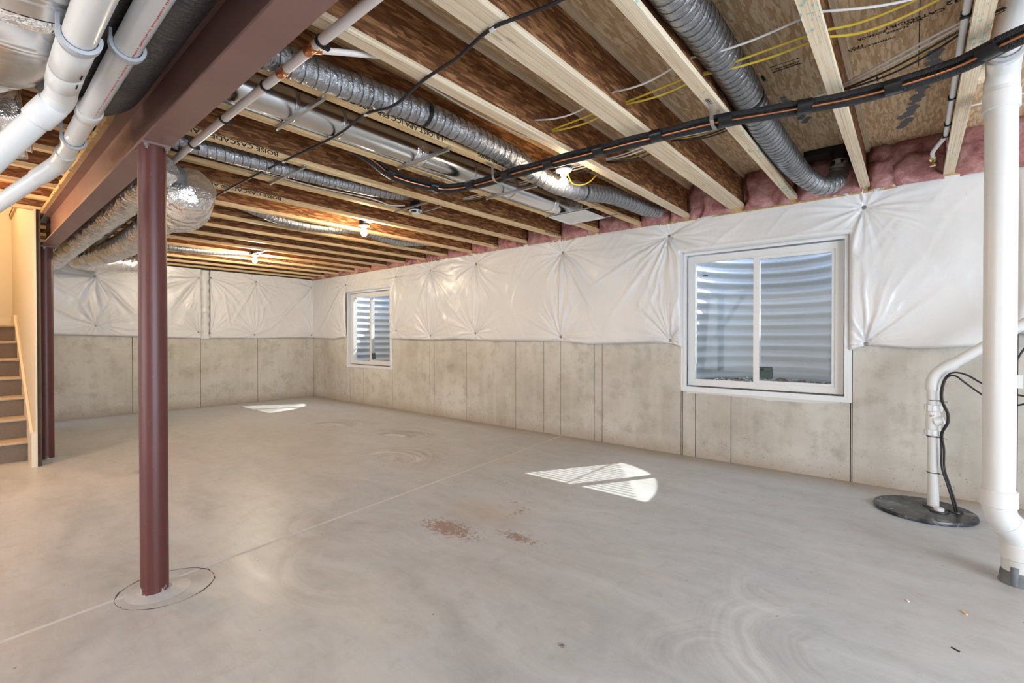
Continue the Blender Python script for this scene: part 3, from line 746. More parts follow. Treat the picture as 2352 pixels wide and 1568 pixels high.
# ------------------------------------------------------------------ poly-faced insulation blankets on the walls
def blanket(name, label, u0, u1, bot, top, fast, place, T=.045, du=.009, dv=.010, holes=(), seed=0, bulge=None, folds=()):
    """place(u, z, h) -> world; fast = [(u, z)]; bot, top = [(u, z)] edge lines"""
    nu = int((u1-u0)/du)+1; nv = int(1.2/dv)+1; u = np.linspace(u0, u1, nu); t = np.linspace(0, 1, nv)
    bu = np.interp(u, *zip(*sorted(bot)))+.010*(vnoise(u, u*0, 2.6, seed+1)-.5); tu = np.interp(u, *zip(*sorted(top)))+.012*(vnoise(u, u*0, 1.9, seed+2)-.5)
    U, Tt = np.meshgrid(u, t, indexing='ij'); Z = bu[:, None]+(tu-bu)[:, None]*Tt
    h = T*(.8+.55*vnoise(U, Z, 1.2, seed+3, 2)); pinch = np.ones_like(U); ple = np.zeros_like(U)
    for k, (fu, fz) in enumerate(fast):
        dx, dz = U-fu, Z-fz; d = np.sqrt(dx*dx+dz*dz)+1e-6; th = np.arctan2(dz, dx)
        pinch *= 1-.90*np.exp(-(d/.115)**1.1)
        ang = th+.22*(vnoise(U, Z, 3.0, seed+11+k, 2)-.5)*np.minimum(1, d/.2)
        r = np.random.RandomState(100+seed*31+k); acc = 0
        for q in range(5):
            n = [5, 9, 14, 21, 30][q]; a_ = [.9, .9, .8, .55, .35][q]
            acc = acc+a_*(1-np.abs(np.sin(ang*n/2+r.rand()*6.28)))**2.2
        amp = .55+.9*vnoise(np.cos(th)*1.3+fu, np.sin(th)*1.3+fz, 1.0, seed+60+k, 1)
        reach = .22+.20*vnoise(np.cos(th)+k, np.sin(th), 1.3, seed+80+k, 1)
        # folds reach farthest straight down and up towards the paired fastener
        reach = reach*(1+.9*np.abs(np.sin(th))**6)
        ple += .0185*amp*acc*np.minimum(1, d/.05)**.8*np.exp(-(d/reach)**1.25)
    wr = vnoise(U*1.0, Z*.33, 9, seed+5, 3)-.5; wr2 = vnoise(U+.3*Z, Z*.5, 22, seed+6, 2)-.5
    wr3 = (1-np.abs(2*vnoise(U+.25*np.sin(Z*3), Z*.28, 6, seed+7, 2)-1))**5
    h = h*pinch+ple+.005*wr*pinch+.0018*wr2+.004*wr3*pinch
    for (a, b, wdt, amt) in folds:      # long diagonal tension folds between two points
        a = np.array(a); b = np.array(b); ab = b-a; l2 = (ab**2).sum()
        s_ = np.clip(((U-a[0])*ab[0]+(Z-a[1])*ab[1])/l2, 0, 1); px_ = a[0]+ab[0]*s_; pz = a[1]+ab[1]*s_
        dd = np.hypot(U-px_, Z-pz); h = h+amt*np.exp(-(dd/wdt)**2)*np.sin(np.clip(s_, .02, .98)*PI)**.5
    if bulge is not None: h = h+bulge(U, Z)
    e = np.minimum(Z-bu[:, None], .03)/.03; h = h*(.35+.65*np.sqrt(1-(1-e)**2))
    e = np.clip((tu[:, None]-Z)/.10, 0, 1); h = np.maximum(h, .02)*(.55+.45*e)+(1-e)*.030
    keep = np.ones((nu-1, nv-1), bool); Uc = (U[1:, 1:]+U[:-1, :-1])/2; Zc = (Z[1:, 1:]+Z[:-1, :-1])/2
    for (a, b, zt) in holes:
        dx = np.maximum(a-U, U-b); dz = Z-zt; dd = np.where((dx <= 0), np.maximum(dz, 0), np.where(dz <= 0, dx, np.hypot(dx, np.maximum(dz, 0))))
        e = np.clip(dd/.05, 0, 1); h = h*np.sqrt(np.clip(1-(1-e)**2, 0, 1))-.000*(1-e)
        h = np.where(dd > 0, h+.016*(1-e), h)
        keep &= ~((Uc > a) & (Uc < b) & (Zc < zt))
    V = place(U, Z, np.maximum(h, .004)).reshape(-1, 3)
    root = np_mesh(name, V, grid_faces(nu, nv, keep), M['film']); tag(root, label, 'insulation', 'white poly-faced insulation blankets')
    for fu, fz in fast:
        i = int(round((fu-u0)/(u1-u0)*(nu-1))); i = min(max(i, 0), nu-1); zb, zt_ = bu[i], tu[i]; j = int(np.clip(round((fz-zb)/(zt_-zb)*(nv-1)), 0, nv-1))
        c = place(np.array(U[i, j]), np.array(Z[i, j]), np.array(h[i, j]+.0005)); ax = place(np.array(0.), np.array(0.), np.array(1.))-place(np.array(0.), np.array(0.), np.array(0.))
        mb = MB(); lathe(mb, c, [(.0165, 0), (.0165, .003), (.012, .005), (.005, .0052), (.004, .009)], 18, ax); w = mb.build('fastener', M['washer'], root)
    return root
pr = lambda u, z, h: np.stack([D-h, u+0*z, z+0*u], -1)
pb = lambda u, z, h: np.stack([u+0*z, L-h, z+0*u], -1)
ftop = [(.290, 2.165), (1.850, 2.155), (3.118, 2.145), (4.535, 2.155), (5.488, 2.150), (6.335, 2.125), (7.845, 2.115)]
fbot = [(.275, 1.105), (1.836, 1.125), (3.150, 1.160), (4.550, 1.215), (5.490, 1.180), (6.338, 1.265), (7.850, 1.210)]
blanket('wall_insulation', 'long white poly-faced insulation blanket pinned above both windows, radiating pleats', -.50, L-.03,
        [(-.5, 1.085), (-.387, 1.085), (-.01, 1.070), (.2, 1.085), (.274, 1.092), (.37, 1.050), (1.70, 1.06), (1.72, 1.064), (1.84, 1.10), (2.01, 1.105), (2.4, 1.092), (2.777, 1.080), (3.05, 1.10), (3.166, 1.12), (3.4, 1.11), (4.47, 1.12), (4.9, 1.13), (5.3, 1.12), (5.57, 1.12), (6.36, 1.135), (7.75, 1.120), (7.85, 1.17), (8.2, 1.13), (9.02, 1.15)],
        [(-.5, 2.285), (-.39, 2.288), (.25, 2.300), (1.148, 2.298), (1.84, 2.278), (3.05, 2.293), (4.5, 2.290), (6.4, 2.270), (9.02, 2.272)],
        ftop+fbot, pr, .050, .0085, .0095, [(.385, 1.715, 1.968), (6.485, 7.815, 1.968)], 1,
        folds=[((3.118, 2.145), (3.15, 1.16), .015, .012), ((4.535, 2.155), (4.55, 1.215), .012, .012), ((5.488, 2.15), (5.49, 1.18), .012, .014), ((1.85, 2.155), (2.55, 1.30), .03, .012), ((1.85, 2.155), (2.75, 1.7), .02, .010),
               ((3.118, 2.145), (2.70, 1.45), .02, .012), ((7.845, 2.115), (8.7, 1.3), .03, .02), ((7.845, 2.115), (8.45, 1.35), .02, .016), ((1.72, 1.96), (1.83, 2.14), .02, .018)])
blanket('wall_insulation', 'white insulation blanket bulging out behind the standpipe at the right edge', -3.45, -.505,
        [(-3.45, 1.09), (-.75, 1.13), (-.6, 1.16), (-.505, 1.19)], [(-3.45, 2.29), (-.505, 2.27)], [(-1.5, 2.15), (-1.5, 1.2)], pr, .06, .012, .012, (), 5,
        bulge=lambda U, Z: .13*np.sin(np.clip((Z-1.12)/1.15, 0, 1)*PI)**.6*np.clip((-.49-U)/.05, 0, 1)**.5)
blanket('wall_insulation', 'white insulation blanket on the back wall, right of the vertical seam', 2.80, D-.035,
        [(2.80, 1.145), (3.2, 1.14), (3.6, 1.142), (4.6, 1.155)], [(2.80, 2.290), (3.8, 2.288), (4.6, 2.285)],
        [(2.815, 2.165), (2.80, 1.235), (3.540, 2.165), (3.515, 1.205), (4.575, 2.145), (4.575, 1.200)], pb, .045, .009, .010, (), 2,
        folds=[((4.575, 2.145), (3.52, 1.21), .022, .022), ((4.575, 2.145), (3.75, 1.3), .018, .018), ((3.54, 2.165), (3.15, 1.45), .025, .018), ((3.54, 2.165), (3.3, 1.75), .02, .014), ((3.0, 2.0), (3.1, 1.3), .02, .012)])
blanket('wall_insulation', 'white insulation blanket on the back wall, left of the seam, badly crumpled', .50, 2.66,
        [(.5, 1.20), (.92, 1.20), (1.34, 1.185), (2.18, 1.158), (2.66, 1.14)], [(.5, 2.29), (2.66, 2.29)],
        [(1.325, 2.04), (1.335, 1.335), (2.640, 2.150), (2.630, 1.245)], pb, .050, .009, .010, (), 3,
        folds=[((1.33, 2.04), (1.18, 1.62), .03, .045), ((1.33, 2.04), (1.42, 1.6), .035, .05), ((1.33, 2.05), (1.78, 1.52), .03, .045), ((1.18, 1.62), (1.33, 1.34), .03, .035), ((1.50, 1.65), (1.34, 1.34), .03, .035),
               ((2.63, 2.15), (2.0, 1.9), .03, .02), ((2.63, 2.15), (2.2, 1.5), .03, .022), ((.6, 2.1), (1.2, 1.7), .04, .02), ((.55, 1.9), (1.0, 1.5), .04, .02), ((2.63, 1.8), (2.35, 1.3), .03, .02)])
mb = MB(); V = []
for i in range(40):
    z = 1.135+1.15*i/39; w_ = .062+.012*math.sin(i*1.3); c_ = 2.735+.006*math.sin(i*.7); d_ = .022+.008*math.sin(i*2.1)
    V += [(c_-w_, L-.004, z), (c_-w_*.7, L-d_, z), (c_, L-d_-.012, z), (c_+w_*.7, L-d_, z), (c_+w_, L-.004, z)]
mb.add(V, [(5*i+j, 5*i+j+1, 5*i+j+6, 5*i+j+5) for i in range(39) for j in range(4)])
tag(mb.build('seam_strip', M['film'], smooth=True), 'rumpled white film strip down the seam of the back wall insulation', 'film strip')

# pink wool batts stuffed between the joist ends
jb = sorted(JY); BL = ['behind the white standpipe at the right edge', 'with the brass valve, right of the second joist', 'behind the black duct boot', 'right of the doubled joists', None,
      'left of the doubled joists', 'below the end of the long grey duct', 'behind the white register', 'third bay left of the round duct boot']
def batt(y0, y1, lab_, X=None, seed=0):
    nu, nv = 34, 20; u = np.linspace(y0, y1, nu); v = np.linspace(ZJ-.03, ZS-.002, nv); U, Vv = np.meshgrid(u, v, indexing='ij')
    h = .030+.075*vnoise(U, Vv, 5.5, seed, 3)**1.0+.02*vnoise(U, Vv, 18, seed+2, 2); cr = np.abs(vnoise(U, Vv, 4.2, seed+5, 2)-.5); h = h-.05*np.exp(-(cr/.035)**2)
    e = np.minimum((U-y0), (y1-U))/.05; h = h*np.clip(e, 0, 1)**.4
    h = h-.045*np.clip((Vv-(ZS-.10))/.10, 0, 1)**2
    V_ = np.stack([D-.02-np.maximum(h, .0), U, Vv], -1).reshape(-1, 3)
    o = np_mesh('wool_batt', V_, grid_faces(nu, nv), M['fluff']); tag(o, lab_, 'insulation', 'pink wool batts between the joist ends')
edges = [-3.4]+[y for y in jb]+[L-.02]
labs = ['pink wool batt behind the white standpipe', 'pink wool batt beside the brass valve', 'pink wool batt behind the black duct boot', 'pink wool batt between the green-smeared joist and the doubled joists', None,
        'pink wool batt just left of the doubled joists', 'pink wool batt where the long grey flex duct ends', 'pink wool batt above the white register', 'pink wool batt just left of the round metal duct',
        'pink wool batt two bays left of the round metal duct', 'pink wool batt three bays left of the round metal duct', 'pink wool batt in the middle bulb bay', 'pink wool batt above the far window, second bay beyond the middle bulb']
for k, (a, b) in enumerate(zip(edges[:-1], edges[1:])):
    if b-a < .1: continue
    lab_ = labs[k] if k < len(labs) else 'pink wool batt in the %s joist bay counted from the back wall' % {0: 'first', 1: 'second', 2: 'third', 3: 'fourth', 4: 'fifth', 5: 'sixth', 6: 'seventh', 7: 'eighth', 8: 'ninth', 9: 'tenth'}[len(edges)-2-k]
    batt(a+.0055, b-.0055, lab_, seed=20+k)

# ------------------------------------------------------------------ steel beam and posts
BX = .588
beam = empty('steel_beam', (BX, -3.4, 2.011), 'red-brown steel beam crossing under the joists on two posts', 'beam')
mb = MB(); pr_ = [(-.0526, 0), (.0526, 0), (.0526, .011), (.0045, .016), (.0045, .243), (.0526, .248), (.0526, .259), (-.0526, .259), (-.0526, .248), (-.0045, .243), (-.0045, .016), (-.0526, .011)]
y0_, y1_ = -3.45, 6.36; n = len(pr_)
mb.add([(BX+a, y0_, 2.011+b) for a, b in pr_]+[(BX+a, y1_, 2.011+b) for a, b in pr_], [tuple(range(n-1, -1, -1)), tuple(range(n, 2*n))]+[(i, (i+1) % n, n+(i+1) % n, n+i) for i in range(n)])
mb.build('i_section', M['beam'], beam)
mb = MB(); N_ = 420; V = []
for i in range(N_):
    y = -3.45+(6.36+3.45)*i/(N_-1); r = .004*rng.rand()+.010*(rng.rand() > .93); V += [(BX-.072-r, y, 2.2702), (BX+.068, y, 2.2702), (BX+.068, y, ZJ-.0005), (BX-.072-.4*r, y, ZJ-.0005)]
mb.add(V, [(4*i+a, 4*i+4+a, 4*i+4+(a+1) % 4, 4*i+(a+1) % 4) for i in range(N_-1) for a in range(4)])
mb.build('nailer_plank', M['ply'], beam, label='yellow wooden plank with a ragged edge on top of the beam')
def post(cx, cy, label):
    r = empty('steel_post', (cx, cy, 0), label, 'post', 'round steel posts under the beam')
    mb = MB(); lathe(mb, (cx, cy, 0), [(.053, 0), (.053, 2.0)], 48); mb.build('shaft', M['post'], r, smooth='auto')
    MB().box((cx-.053, cy-.075, 2.0), (cx+.053, cy+.075, 2.0105)).build('cap_plate', M['beam'], r)
    for sx in (-1, 1):
        for sy in (-1, 1):
            mb = MB(); c = (BX+sx*.037, cy+sy*.062, 2.0)
            lathe(mb, c, [(.0145, 0), (.0145, -.002), (.0095, -.002), (.0095, -.010), (.0052, -.010), (.0052, -.022)], 6); mb.build('bolt', M['zinc'], r)
post(.584, 2.62, 'dark red steel post in the foreground, left of centre')
post(.5655, 6.235, 'dark red steel post beside the stair wall')
mb = MB(); lathe(mb, (.5655+.03, 6.235, 0), [(.14, 0), (.09, .010), (.05, .022)], 22); mb.build('cement_collar', M['floor'], floor)
mb = MB(); lathe(mb, (.60, 2.62, 0), [(.12, .0002), (.08, .006), (.05, .012)], 30); mb.build('cement_collar', M['floor'], floor)

# ------------------------------------------------------------------ ducts
def flex(name, label, pts, r, m, pitch=.038, ridge=.035, puff=.06, group=None, seed=0, seg=30, cat='duct', step=None, radius_fn=None, wire=False):
    P, s = resample(catmull(pts, 10), step or pitch/6)
    n = len(P); rr = np.random.RandomState(seed); th0 = np.linspace(0, 2*PI, seg, endpoint=False)
    nz = vnoise(np.repeat(s[:, None], seg, 1)*1.0, np.repeat((np.cos(th0)*.3)[None], n, 0)+np.repeat((np.sin(th0)*.17)[None], n, 0), 7, seed, 3)-.5
    ph = (s/pitch) % 1; rib = np.exp(-((ph-.5)/.085)**2)-.6*np.exp(-((ph-.72)/.09)**2)
    sag = np.abs(ph-.5)*2
    def rf(i, th):
        base = (radius_fn(s[i]) if radius_fn else r)
        return base*(1+ridge*rib[i]+puff*nz[i]*1.0*sag[i])
    vs, fs = tube_geo(P, r, seg, True, rf)
    root = empty(name, tuple(P[0]), label, cat, group)
    MB().add(vs, fs).build('jacket', m, root, smooth=True)
    if wire:
        T = np.gradient(P, axis=0); T /= np.linalg.norm(T, axis=1)[:, None]; u = np.cross(T, (0, 0, 1.)); u /= np.linalg.norm(u, axis=1)[:, None]; w = np.cross(T, u)
        q = np.arange(0, s[-1], pitch/22); ph_ = 2*PI*q/pitch; rr_ = np.array([radius_fn(x) for x in q]) if radius_fn else np.full(len(q), r)
        ip = lambda A_: np.stack([np.interp(q, s, A_[:, k]) for k in range(3)], 1)
        H = ip(P)+(ip(u)*np.cos(ph_)[:, None]+ip(w)*np.sin(ph_)[:, None])*(rr_*(1+ridge*.75))[:, None]
        MB().tube(H, .0016, 5).build('wire_coil', M['wire'], root, smooth=True)
    return root, P, s
def band(root, P, s, at, r, w, m, name='strap'):
    i = int(np.argmin(np.abs(s-at))); i0 = max(0, i-1); i1 = min(len(P)-1, i+1); t = P[i1]-P[i0]; t /= np.linalg.norm(t)
    mb = MB(); lathe(mb, P[i]-t*w/2, [(r*.96, 0), (r, .001), (r, w-.001), (r*.96, w)], 30, t); return mb.build(name, m, root, smooth='auto')
G_D = 'grey flexible ducts in the joist bays'
A, PA, sA = flex('flex_duct', 'long grey flexible duct in the bay of the nearest bulb', [(.66, 2.078, 2.345), (.84, 2.078, 2.346), (.947, 2.078, 2.352), (1.149, 2.076, 2.355), (1.403, 2.07, 2.372), (1.70, 2.053, 2.383), (1.953, 2.044, 2.374), (2.344, 2.044, 2.358), (2.62, 2.040, 2.322), (2.80, 1.99, 2.268), (2.95, 1.93, 2.245), (3.12, 1.905, 2.258), (3.5, 1.90, 2.318), (3.85, 1.87, 2.322), (4.1, 1.86, 2.325), (4.35, 1.86, 2.36)],
                 .064, M['flex'], .056, .050, .22, G_D, 3, wire=True)
band(A, PA, sA, 1.03, .069, .022, M['black']); band(A, PA, sA, 2.45, .067, .016, M['black'])
B_, PB, sB = flex('flex_duct', 'grey flexible duct at upper right, hooking up to the black boot', [(.65, .675, 2.43), (1.2, .675, 2.43), (1.72, .675, 2.42), (2.0, .675, 2.437), (2.356, .675, 2.442), (2.65, .675, 2.435), (3.015, .675, 2.398), (3.42, .665, 2.378), (3.906, .645, 2.365), (4.08, .60, 2.325), (4.19, .53, 2.285), (4.30, .465, 2.315), (4.37, .435, 2.40), (4.385, .43, 2.50)],
                 .076, M['flex'], .050, .040, .15, G_D, 5, wire=True, radius_fn=lambda s: .076 if s < 3.1 else .076-.012*min(1, (s-3.1)/.5))
band(B_, PB, sB, 2.10, .080, .022, M['black']); band(B_, PB, sB, 3.08, .077, .012, M['black'])
mb = MB(); lathe(mb, (4.385, .43, 2.46), [(.066, 0), (.066, .10)], 24); mb.build('collar', M['black'], B_)
MB().box((4.33, .325, 2.565), (4.50, .66, 2.607)).build('boot', M['black'], B_)
E_, PE, sE = flex('flex_duct', 'narrow grey flexible duct above the recessed light housing', [(.62, 3.37, 2.335), (1.09, 3.37, 2.330), (1.36, 3.37, 2.334), (1.66, 3.37, 2.339), (2.0, 3.37, 2.347), (2.35, 3.38, 2.372), (2.62, 3.39, 2.42)], .050, M['flex'], .050, .055, .16, G_D, 8, wire=True)
F_, PF, sF = flex('flex_duct', 'grey flexible duct sagging out of a bay left of the middle bulb', [(1.3, 4.84, 2.47), (1.7, 4.84, 2.42), (1.95, 4.84, 2.37), (2.12, 4.84, 2.338), (2.38, 4.84, 2.326), (2.67, 4.84, 2.342), (2.85, 4.84, 2.37), (3.05, 4.84, 2.39), (3.3, 4.84, 2.352), (3.55, 4.84, 2.340), (3.8, 4.84, 2.37), (4.1, 4.84, 2.42)], .050, M['flex'], .040, .04, .08, G_D, 9, wire=True)
G_, PG, sG = flex('flex_duct', 'small grey flexible duct in a far bay near the farthest bulb', [(1.2, 7.28, 2.36), (1.75, 7.28, 2.325), (2.05, 7.28, 2.322), (2.36, 7.28, 2.335), (2.75, 7.28, 2.385)], .048, M['flex'], .045, .04, .06, G_D, 10, wire=True)

# round galvanised duct with its register
RD = empty('round_duct', (.66, 2.415, 2.33), 'shiny round galvanised duct running along a joist bay to the register', 'duct')
PX = np.linspace(.62, 3.72, 160); rads = []
seamx = [1.17, 1.44, 1.99, 2.49, 2.96]
for x in PX:
    k = sum(1 for q in seamx if x > q); frac = (x-([.62]+seamx)[k])/(([.62]+seamx+[3.72])[k+1]-([.62]+seamx)[k])
    rads.append(.084-.002*(k % 2))
vs, fs = tube_geo(np.stack([PX, PX*0+2.53, PX*0+2.386], 1), rads, 44, True); MB().add(vs, fs).build('pipe', M['sheet'], RD, smooth='auto')
for q in (seamx[0], seamx[1], seamx[3], seamx[4]):
    mb = MB(); lathe(mb, (q-.012, 2.53, 2.386), [(.0842, 0), (.0868, .005), (.0842, .010), (.0860, .016), (.0842, .022)], 44, (1, 0, 0)); mb.build('crimp', M['galvd'], RD, smooth=True)
mb = MB(); P = np.linspace(1.86, 1.95, 14); lathe(mb, (1.95, 2.53, 2.386), [(.0850+.0010*rng.rand(), .007*i) for i in range(14)], 60, (1, 0, 0)); mb.build('foil_tape', M['foil'], RD, smooth=True)
mb = MB(); lathe(mb, (3.50, 2.53, 2.386), [(.0850+.0016*rng.rand(), .007*i) for i in range(9)], 60, (1, 0, 0)); mb.build('foil_tape', M['foil'], RD, smooth=True)
MB().bar((.62, 2.577, 2.314), (3.70, 2.577, 2.314), .008, .010, (0, -.5, 1)).build('lock_seam', M['galv'], RD)
el, _ = resample(catmull([(3.74, 2.53, 2.386), (3.80, 2.53, 2.386), (3.86, 2.415, 2.335), (3.90, 2.415, 2.35)], 8), .01)
MB().box((3.70, 2.29, 2.310), (3.99, 2.60, 2.47)).build('register_boot', M['galv'], RD)
reg = empty('register', (3.84, 2.44, 2.29), 'white rectangular register held by two metal bars under the joists', 'register')
mb = MB(); ring(mb, 2.288, 2.296, 3.66, 4.02, 2.24, 2.64, .020)   # built in a rotated frame, then swapped below
V = np.concatenate(mb.v); mb.v = [np.stack([V[:, 1], V[:, 2], V[:, 0]], 1)]; mb.f = [f[::-1] for f in mb.f]; mb.build('frame', M['white'], reg)
MB().box((3.68, 2.26, 2.293), (3.838, 2.62, 2.299)).build('filter_pad', M['white'], reg); MB().box((3.842, 2.26, 2.293), (4.0, 2.62, 2.299)).build('filter_pad', M['white'], reg)
MB().box((3.645, 2.12, 2.299), (3.660, 2.68, 2.3065)).build('hanger_bar', M['galvd'], reg); MB().box((4.020, 2.12, 2.299), (4.036, 2.68, 2.3065)).build('hanger_bar', M['galvd'], reg)
# flat support bars screwed under the joists
for k, (x, a, b, lab_) in enumerate([(1.15, 2.15, 2.66, 'thin metal support bar under the round duct, nearest the beam'), (1.95, 2.15, 2.66, 'thin metal support bar under the round duct, at the taped joint'),
                          (2.84, 2.15, 2.68, 'thin metal support bar under the round duct, nearest the register'), (1.525, 3.10, 3.64, 'thin metal support bar under the narrow flex duct')]):
    r = empty('support_bar', (x, a, 2.3), lab_, 'bar', 'metal support bars under the joists')
    MB().bar((x, a, 2.2955), (x, b, 2.2955), .016, .020).build('channel', M['galvd'], r)
    for y in (a+.004, b-.004):
        mb = MB(); lathe(mb, (x, y, 2.306), [(.012, 0), (.012, -.004), (.005, -.005), (.004, -.024)], 10); mb.build('screw', M['zinc'], r)

# foil-wrapped and grey ducts on the far side of the beam
G_F = 'foil-wrapped ducts'
flex('foil_duct', 'foil-wrapped duct hugging the beam between the two posts', [(.78, 3.35, 2.14), (.79, 3.9, 2.13), (.80, 4.6, 2.12), (.79, 5.4, 2.115), (.79, 6.3, 2.10), (.80, 7.2, 2.10), (.83, 8.3, 2.12)], .095, M['foil'], .06, .02, .30, G_F, 21, 36)
gx_ = flex('grey_flex_duct', 'plain grey flexible duct between the two foil-wrapped ducts', [(.935, 3.6, 2.20), (.935, 4.3, 2.20), (.94, 5.0, 2.19), (.95, 5.7, 2.185), (.985, 6.5, 2.18), (1.02, 7.2, 2.18)], .052, M['flexg'], .016, .04, .03, None, 22, 26)
band(gx_[0], gx_[1], gx_[2], 1.65, .055, .02, M['black']); band(gx_[0], gx_[1], gx_[2], 2.3, .055, .02, M['black'])
flex('foil_duct', 'fat foil-wrapped duct curving out from behind the foreground post', [(1.02, 3.62, 2.13), (1.04, 3.95, 2.10), (1.07, 4.45, 2.095), (1.10, 5.1, 2.09), (1.12, 5.8, 2.085), (1.10, 6.5, 2.08), (1.04, 7.1, 2.085), (.98, 7.6, 2.10), (1.08, 8.0, 2.13), (1.35, 8.25, 2.16), (1.75, 8.33, 2.20)], .115, M['foil'], .055, .02, .28, G_F, 23, 40,
     radius_fn=lambda s: .115+.075*math.exp(-((s-.35)/.30)**2))
# ducts on the near side of the beam, upper left corner
TK = empty('metal_trunk', (0, 1, 2.1), 'large galvanised trunk duct with ribbed elbow, upper left corner', 'duct')
P, s = resample(catmull([(.05, .2, 2.165), (.05, .9, 2.165), (.05, 1.3, 2.165), (.045, 1.72, 2.165), (.04, 2.08, 2.165), (.0, 2.38, 2.165), (-.12, 2.62, 2.165), (-.35, 2.80, 2.165), (-.7, 2.88, 2.165)], 12), .012)
seams_s = [s[int(np.argmin(np.hypot(P[:, 0]-x, P[:, 1]-y)))] for x, y in [(.045, 1.74), (.04, 2.08), (.0, 2.40), (-.10, 2.60), (-.3, 2.77)]]
def rf(i, th):
    c_, s_ = np.abs(np.cos(th)), np.abs(np.sin(th)); r = (c_/.235)**3.0+(s_/.132)**3.0; r = r**(-1/3.0)
    b = sum(math.exp(-((s[i]-q)/.010)**2)+.8*math.exp(-((s[i]-q-.03)/.008)**2) for q in seams_s); return r*(1+.035*b)
vs, fs = tube_geo(P, 1, 48, True, rf); MB().add(vs, fs).build('trunk_shell', M['sheet'], TK, smooth=True)
i_ = int(np.argmin(np.abs(s-(seams_s[0]+seams_s[1])/2+.04)))
def rf2(i, th): return rf(i+i_, th)*1.008*(1+.006*np.sin(th*37+i*2.1))
vs, fs = tube_geo(P[i_:i_+7], 1, 90, False, rf2); MB().add(vs, fs).build('foil_tape', M['foil'], TK, smooth=True)
flex('foil_duct', 'crumpled foil-wrapped duct beyond the ribbed trunk elbow, far upper left', [(.22, 3.10, 2.15), (.0, 3.15, 2.13), (-.3, 3.25, 2.12), (-.8, 3.3, 2.12)], .13, M['foil'], .09, .02, .45, G_F, 31, 40)
flex('foil_duct', 'smaller crumpled foil-wrapped duct beneath the elbow of the right drain pipe', [(.26, 3.62, 2.20), (.0, 3.66, 2.19), (-.4, 3.7, 2.18)], .095, M['foil'], .08, .02, .45, G_F, 32, 36)
G_B = 'dark flexible ducts in the upper left corner'
flex('dark_flex_duct', 'dark flexible duct between the two white drain pipes', [(.29, .5, 2.215), (.29, 1.2, 2.21), (.30, 1.8, 2.205), (.31, 2.2, 2.21), (.31, 2.5, 2.215), (.28, 2.72, 2.22)], .085, M['flexd'], .020, .03, .10, G_B, 41)
flex('dark_flex_duct', 'dark flexible duct between the right drain pipe and the beam', [(.446, .5, 2.205), (.446, 1.3, 2.205), (.446, 1.9, 2.205), (.444, 2.3, 2.20), (.44, 2.58, 2.20), (.40, 2.75, 2.215)], .084, M['flexd'], .024, .04, .14, G_B, 42)

# ------------------------------------------------------------------ pipes
def pipe(name, label, cat, pts, r, m, group=None, n=10, seg=28, part='pipe'):
    root = empty(name, pts[0], label, cat, group)
    P, s = resample(catmull(pts, n), max(.006, r*.35)); MB().tube(P, r, seg).build(part, m, root, smooth='auto'); return root, P, s
def sleeve(root, a, b, r, m, name='coupling', seg=30):
    a = np.array(a, float); b = np.array(b, float); w = np.linalg.norm(b-a); mb = MB()
    lathe(mb, a, [(r*.97, 0), (r, .002), (r, w-.002), (r*.97, w)], seg, (b-a)/w); return mb.build(name, m, root, smooth='auto')
def jhook(root_label, c, r, group):
    """grey plastic J-hook: a strap from the joist that cups the pipe running along Y"""
    h = empty('pipe_hook', (c[0], c[1], 2.3), root_label, 'hook', group)
    a = np.radians(np.linspace(-195, 15, 26)); mb = MB(); V = []
    for q in a:
        for rr_, yy in ((r, -.012), (r+.010, -.012), (r+.010, .012), (r, .012)): V.append((c[0]+rr_*math.cos(q), c[1]+yy, c[2]+rr_*math.sin(q)))
    mb.add(V, [(4*i+k, 4*i+4+k, 4*i+4+(k+1) % 4, 4*i+(k+1) % 4) for i in range(25) for k in range(4)]+[(3, 2, 1, 0), (100, 101, 102, 103)]); mb.build('cup', M['hook'], h)
    xs = c[0]-r-.005; MB().box((xs-.004, c[1]-.010, c[2]), (xs+.004, c[1]+.010, ZJ-.001)).build('strap', M['hook'], h)
v1 = np.array((-.48, .57, -.67)); e1 = np.array((.255, 2.27, 2.0))
p1, P1, s1_ = pipe('drain_pipe', 'white drain pipe bending down at the upper left corner, left of its twin', 'pipe', [(.235, -.6, 2.01), (.235, .5, 2.005), (.235, 1.2, 2.0), (.236, 1.9, 2.0), (.24, 2.12, 2.0), (.245, 2.22, 1.995), tuple(e1+v1*.06), tuple(e1+v1*.2), tuple(e1+v1*.6), tuple(e1+v1*1.25)], .0385, M['pvc'], 'white drain pipes in the upper left corner', 14)
sleeve(p1, (.236, 1.84, 2.0), (.238, 2.03, 2.0), .0445, M['pvc'], 'coupling'); sleeve(p1, (.238, 2.045, 2.0), (.241, 2.16, 1.999), .0445, M['pvc'], 'coupling')
sleeve(p1, e1+v1*.05, e1+v1*.13, .0450, M['pvc'], 'elbow_hub')
mb = MB(); ee, _ = resample(catmull([(.240, 2.12, 2.0), (.243, 2.19, 1.998), tuple(e1+v1*.02), tuple(e1+v1*.08)], 10), .008); mb.tube(ee, .0425, 30); mb.build('elbow', M['pvc'], p1, smooth='auto')
for yy in (1.985, 2.068):
    MB().box((.262, yy-.018, 1.9605), (.2655, yy+.016, 1.9628)).build('marker_stroke', M['ink'], p1)
v2 = np.array((-.52, .67, -.52)); e2 = np.array((.377, 3.44, 2.083))
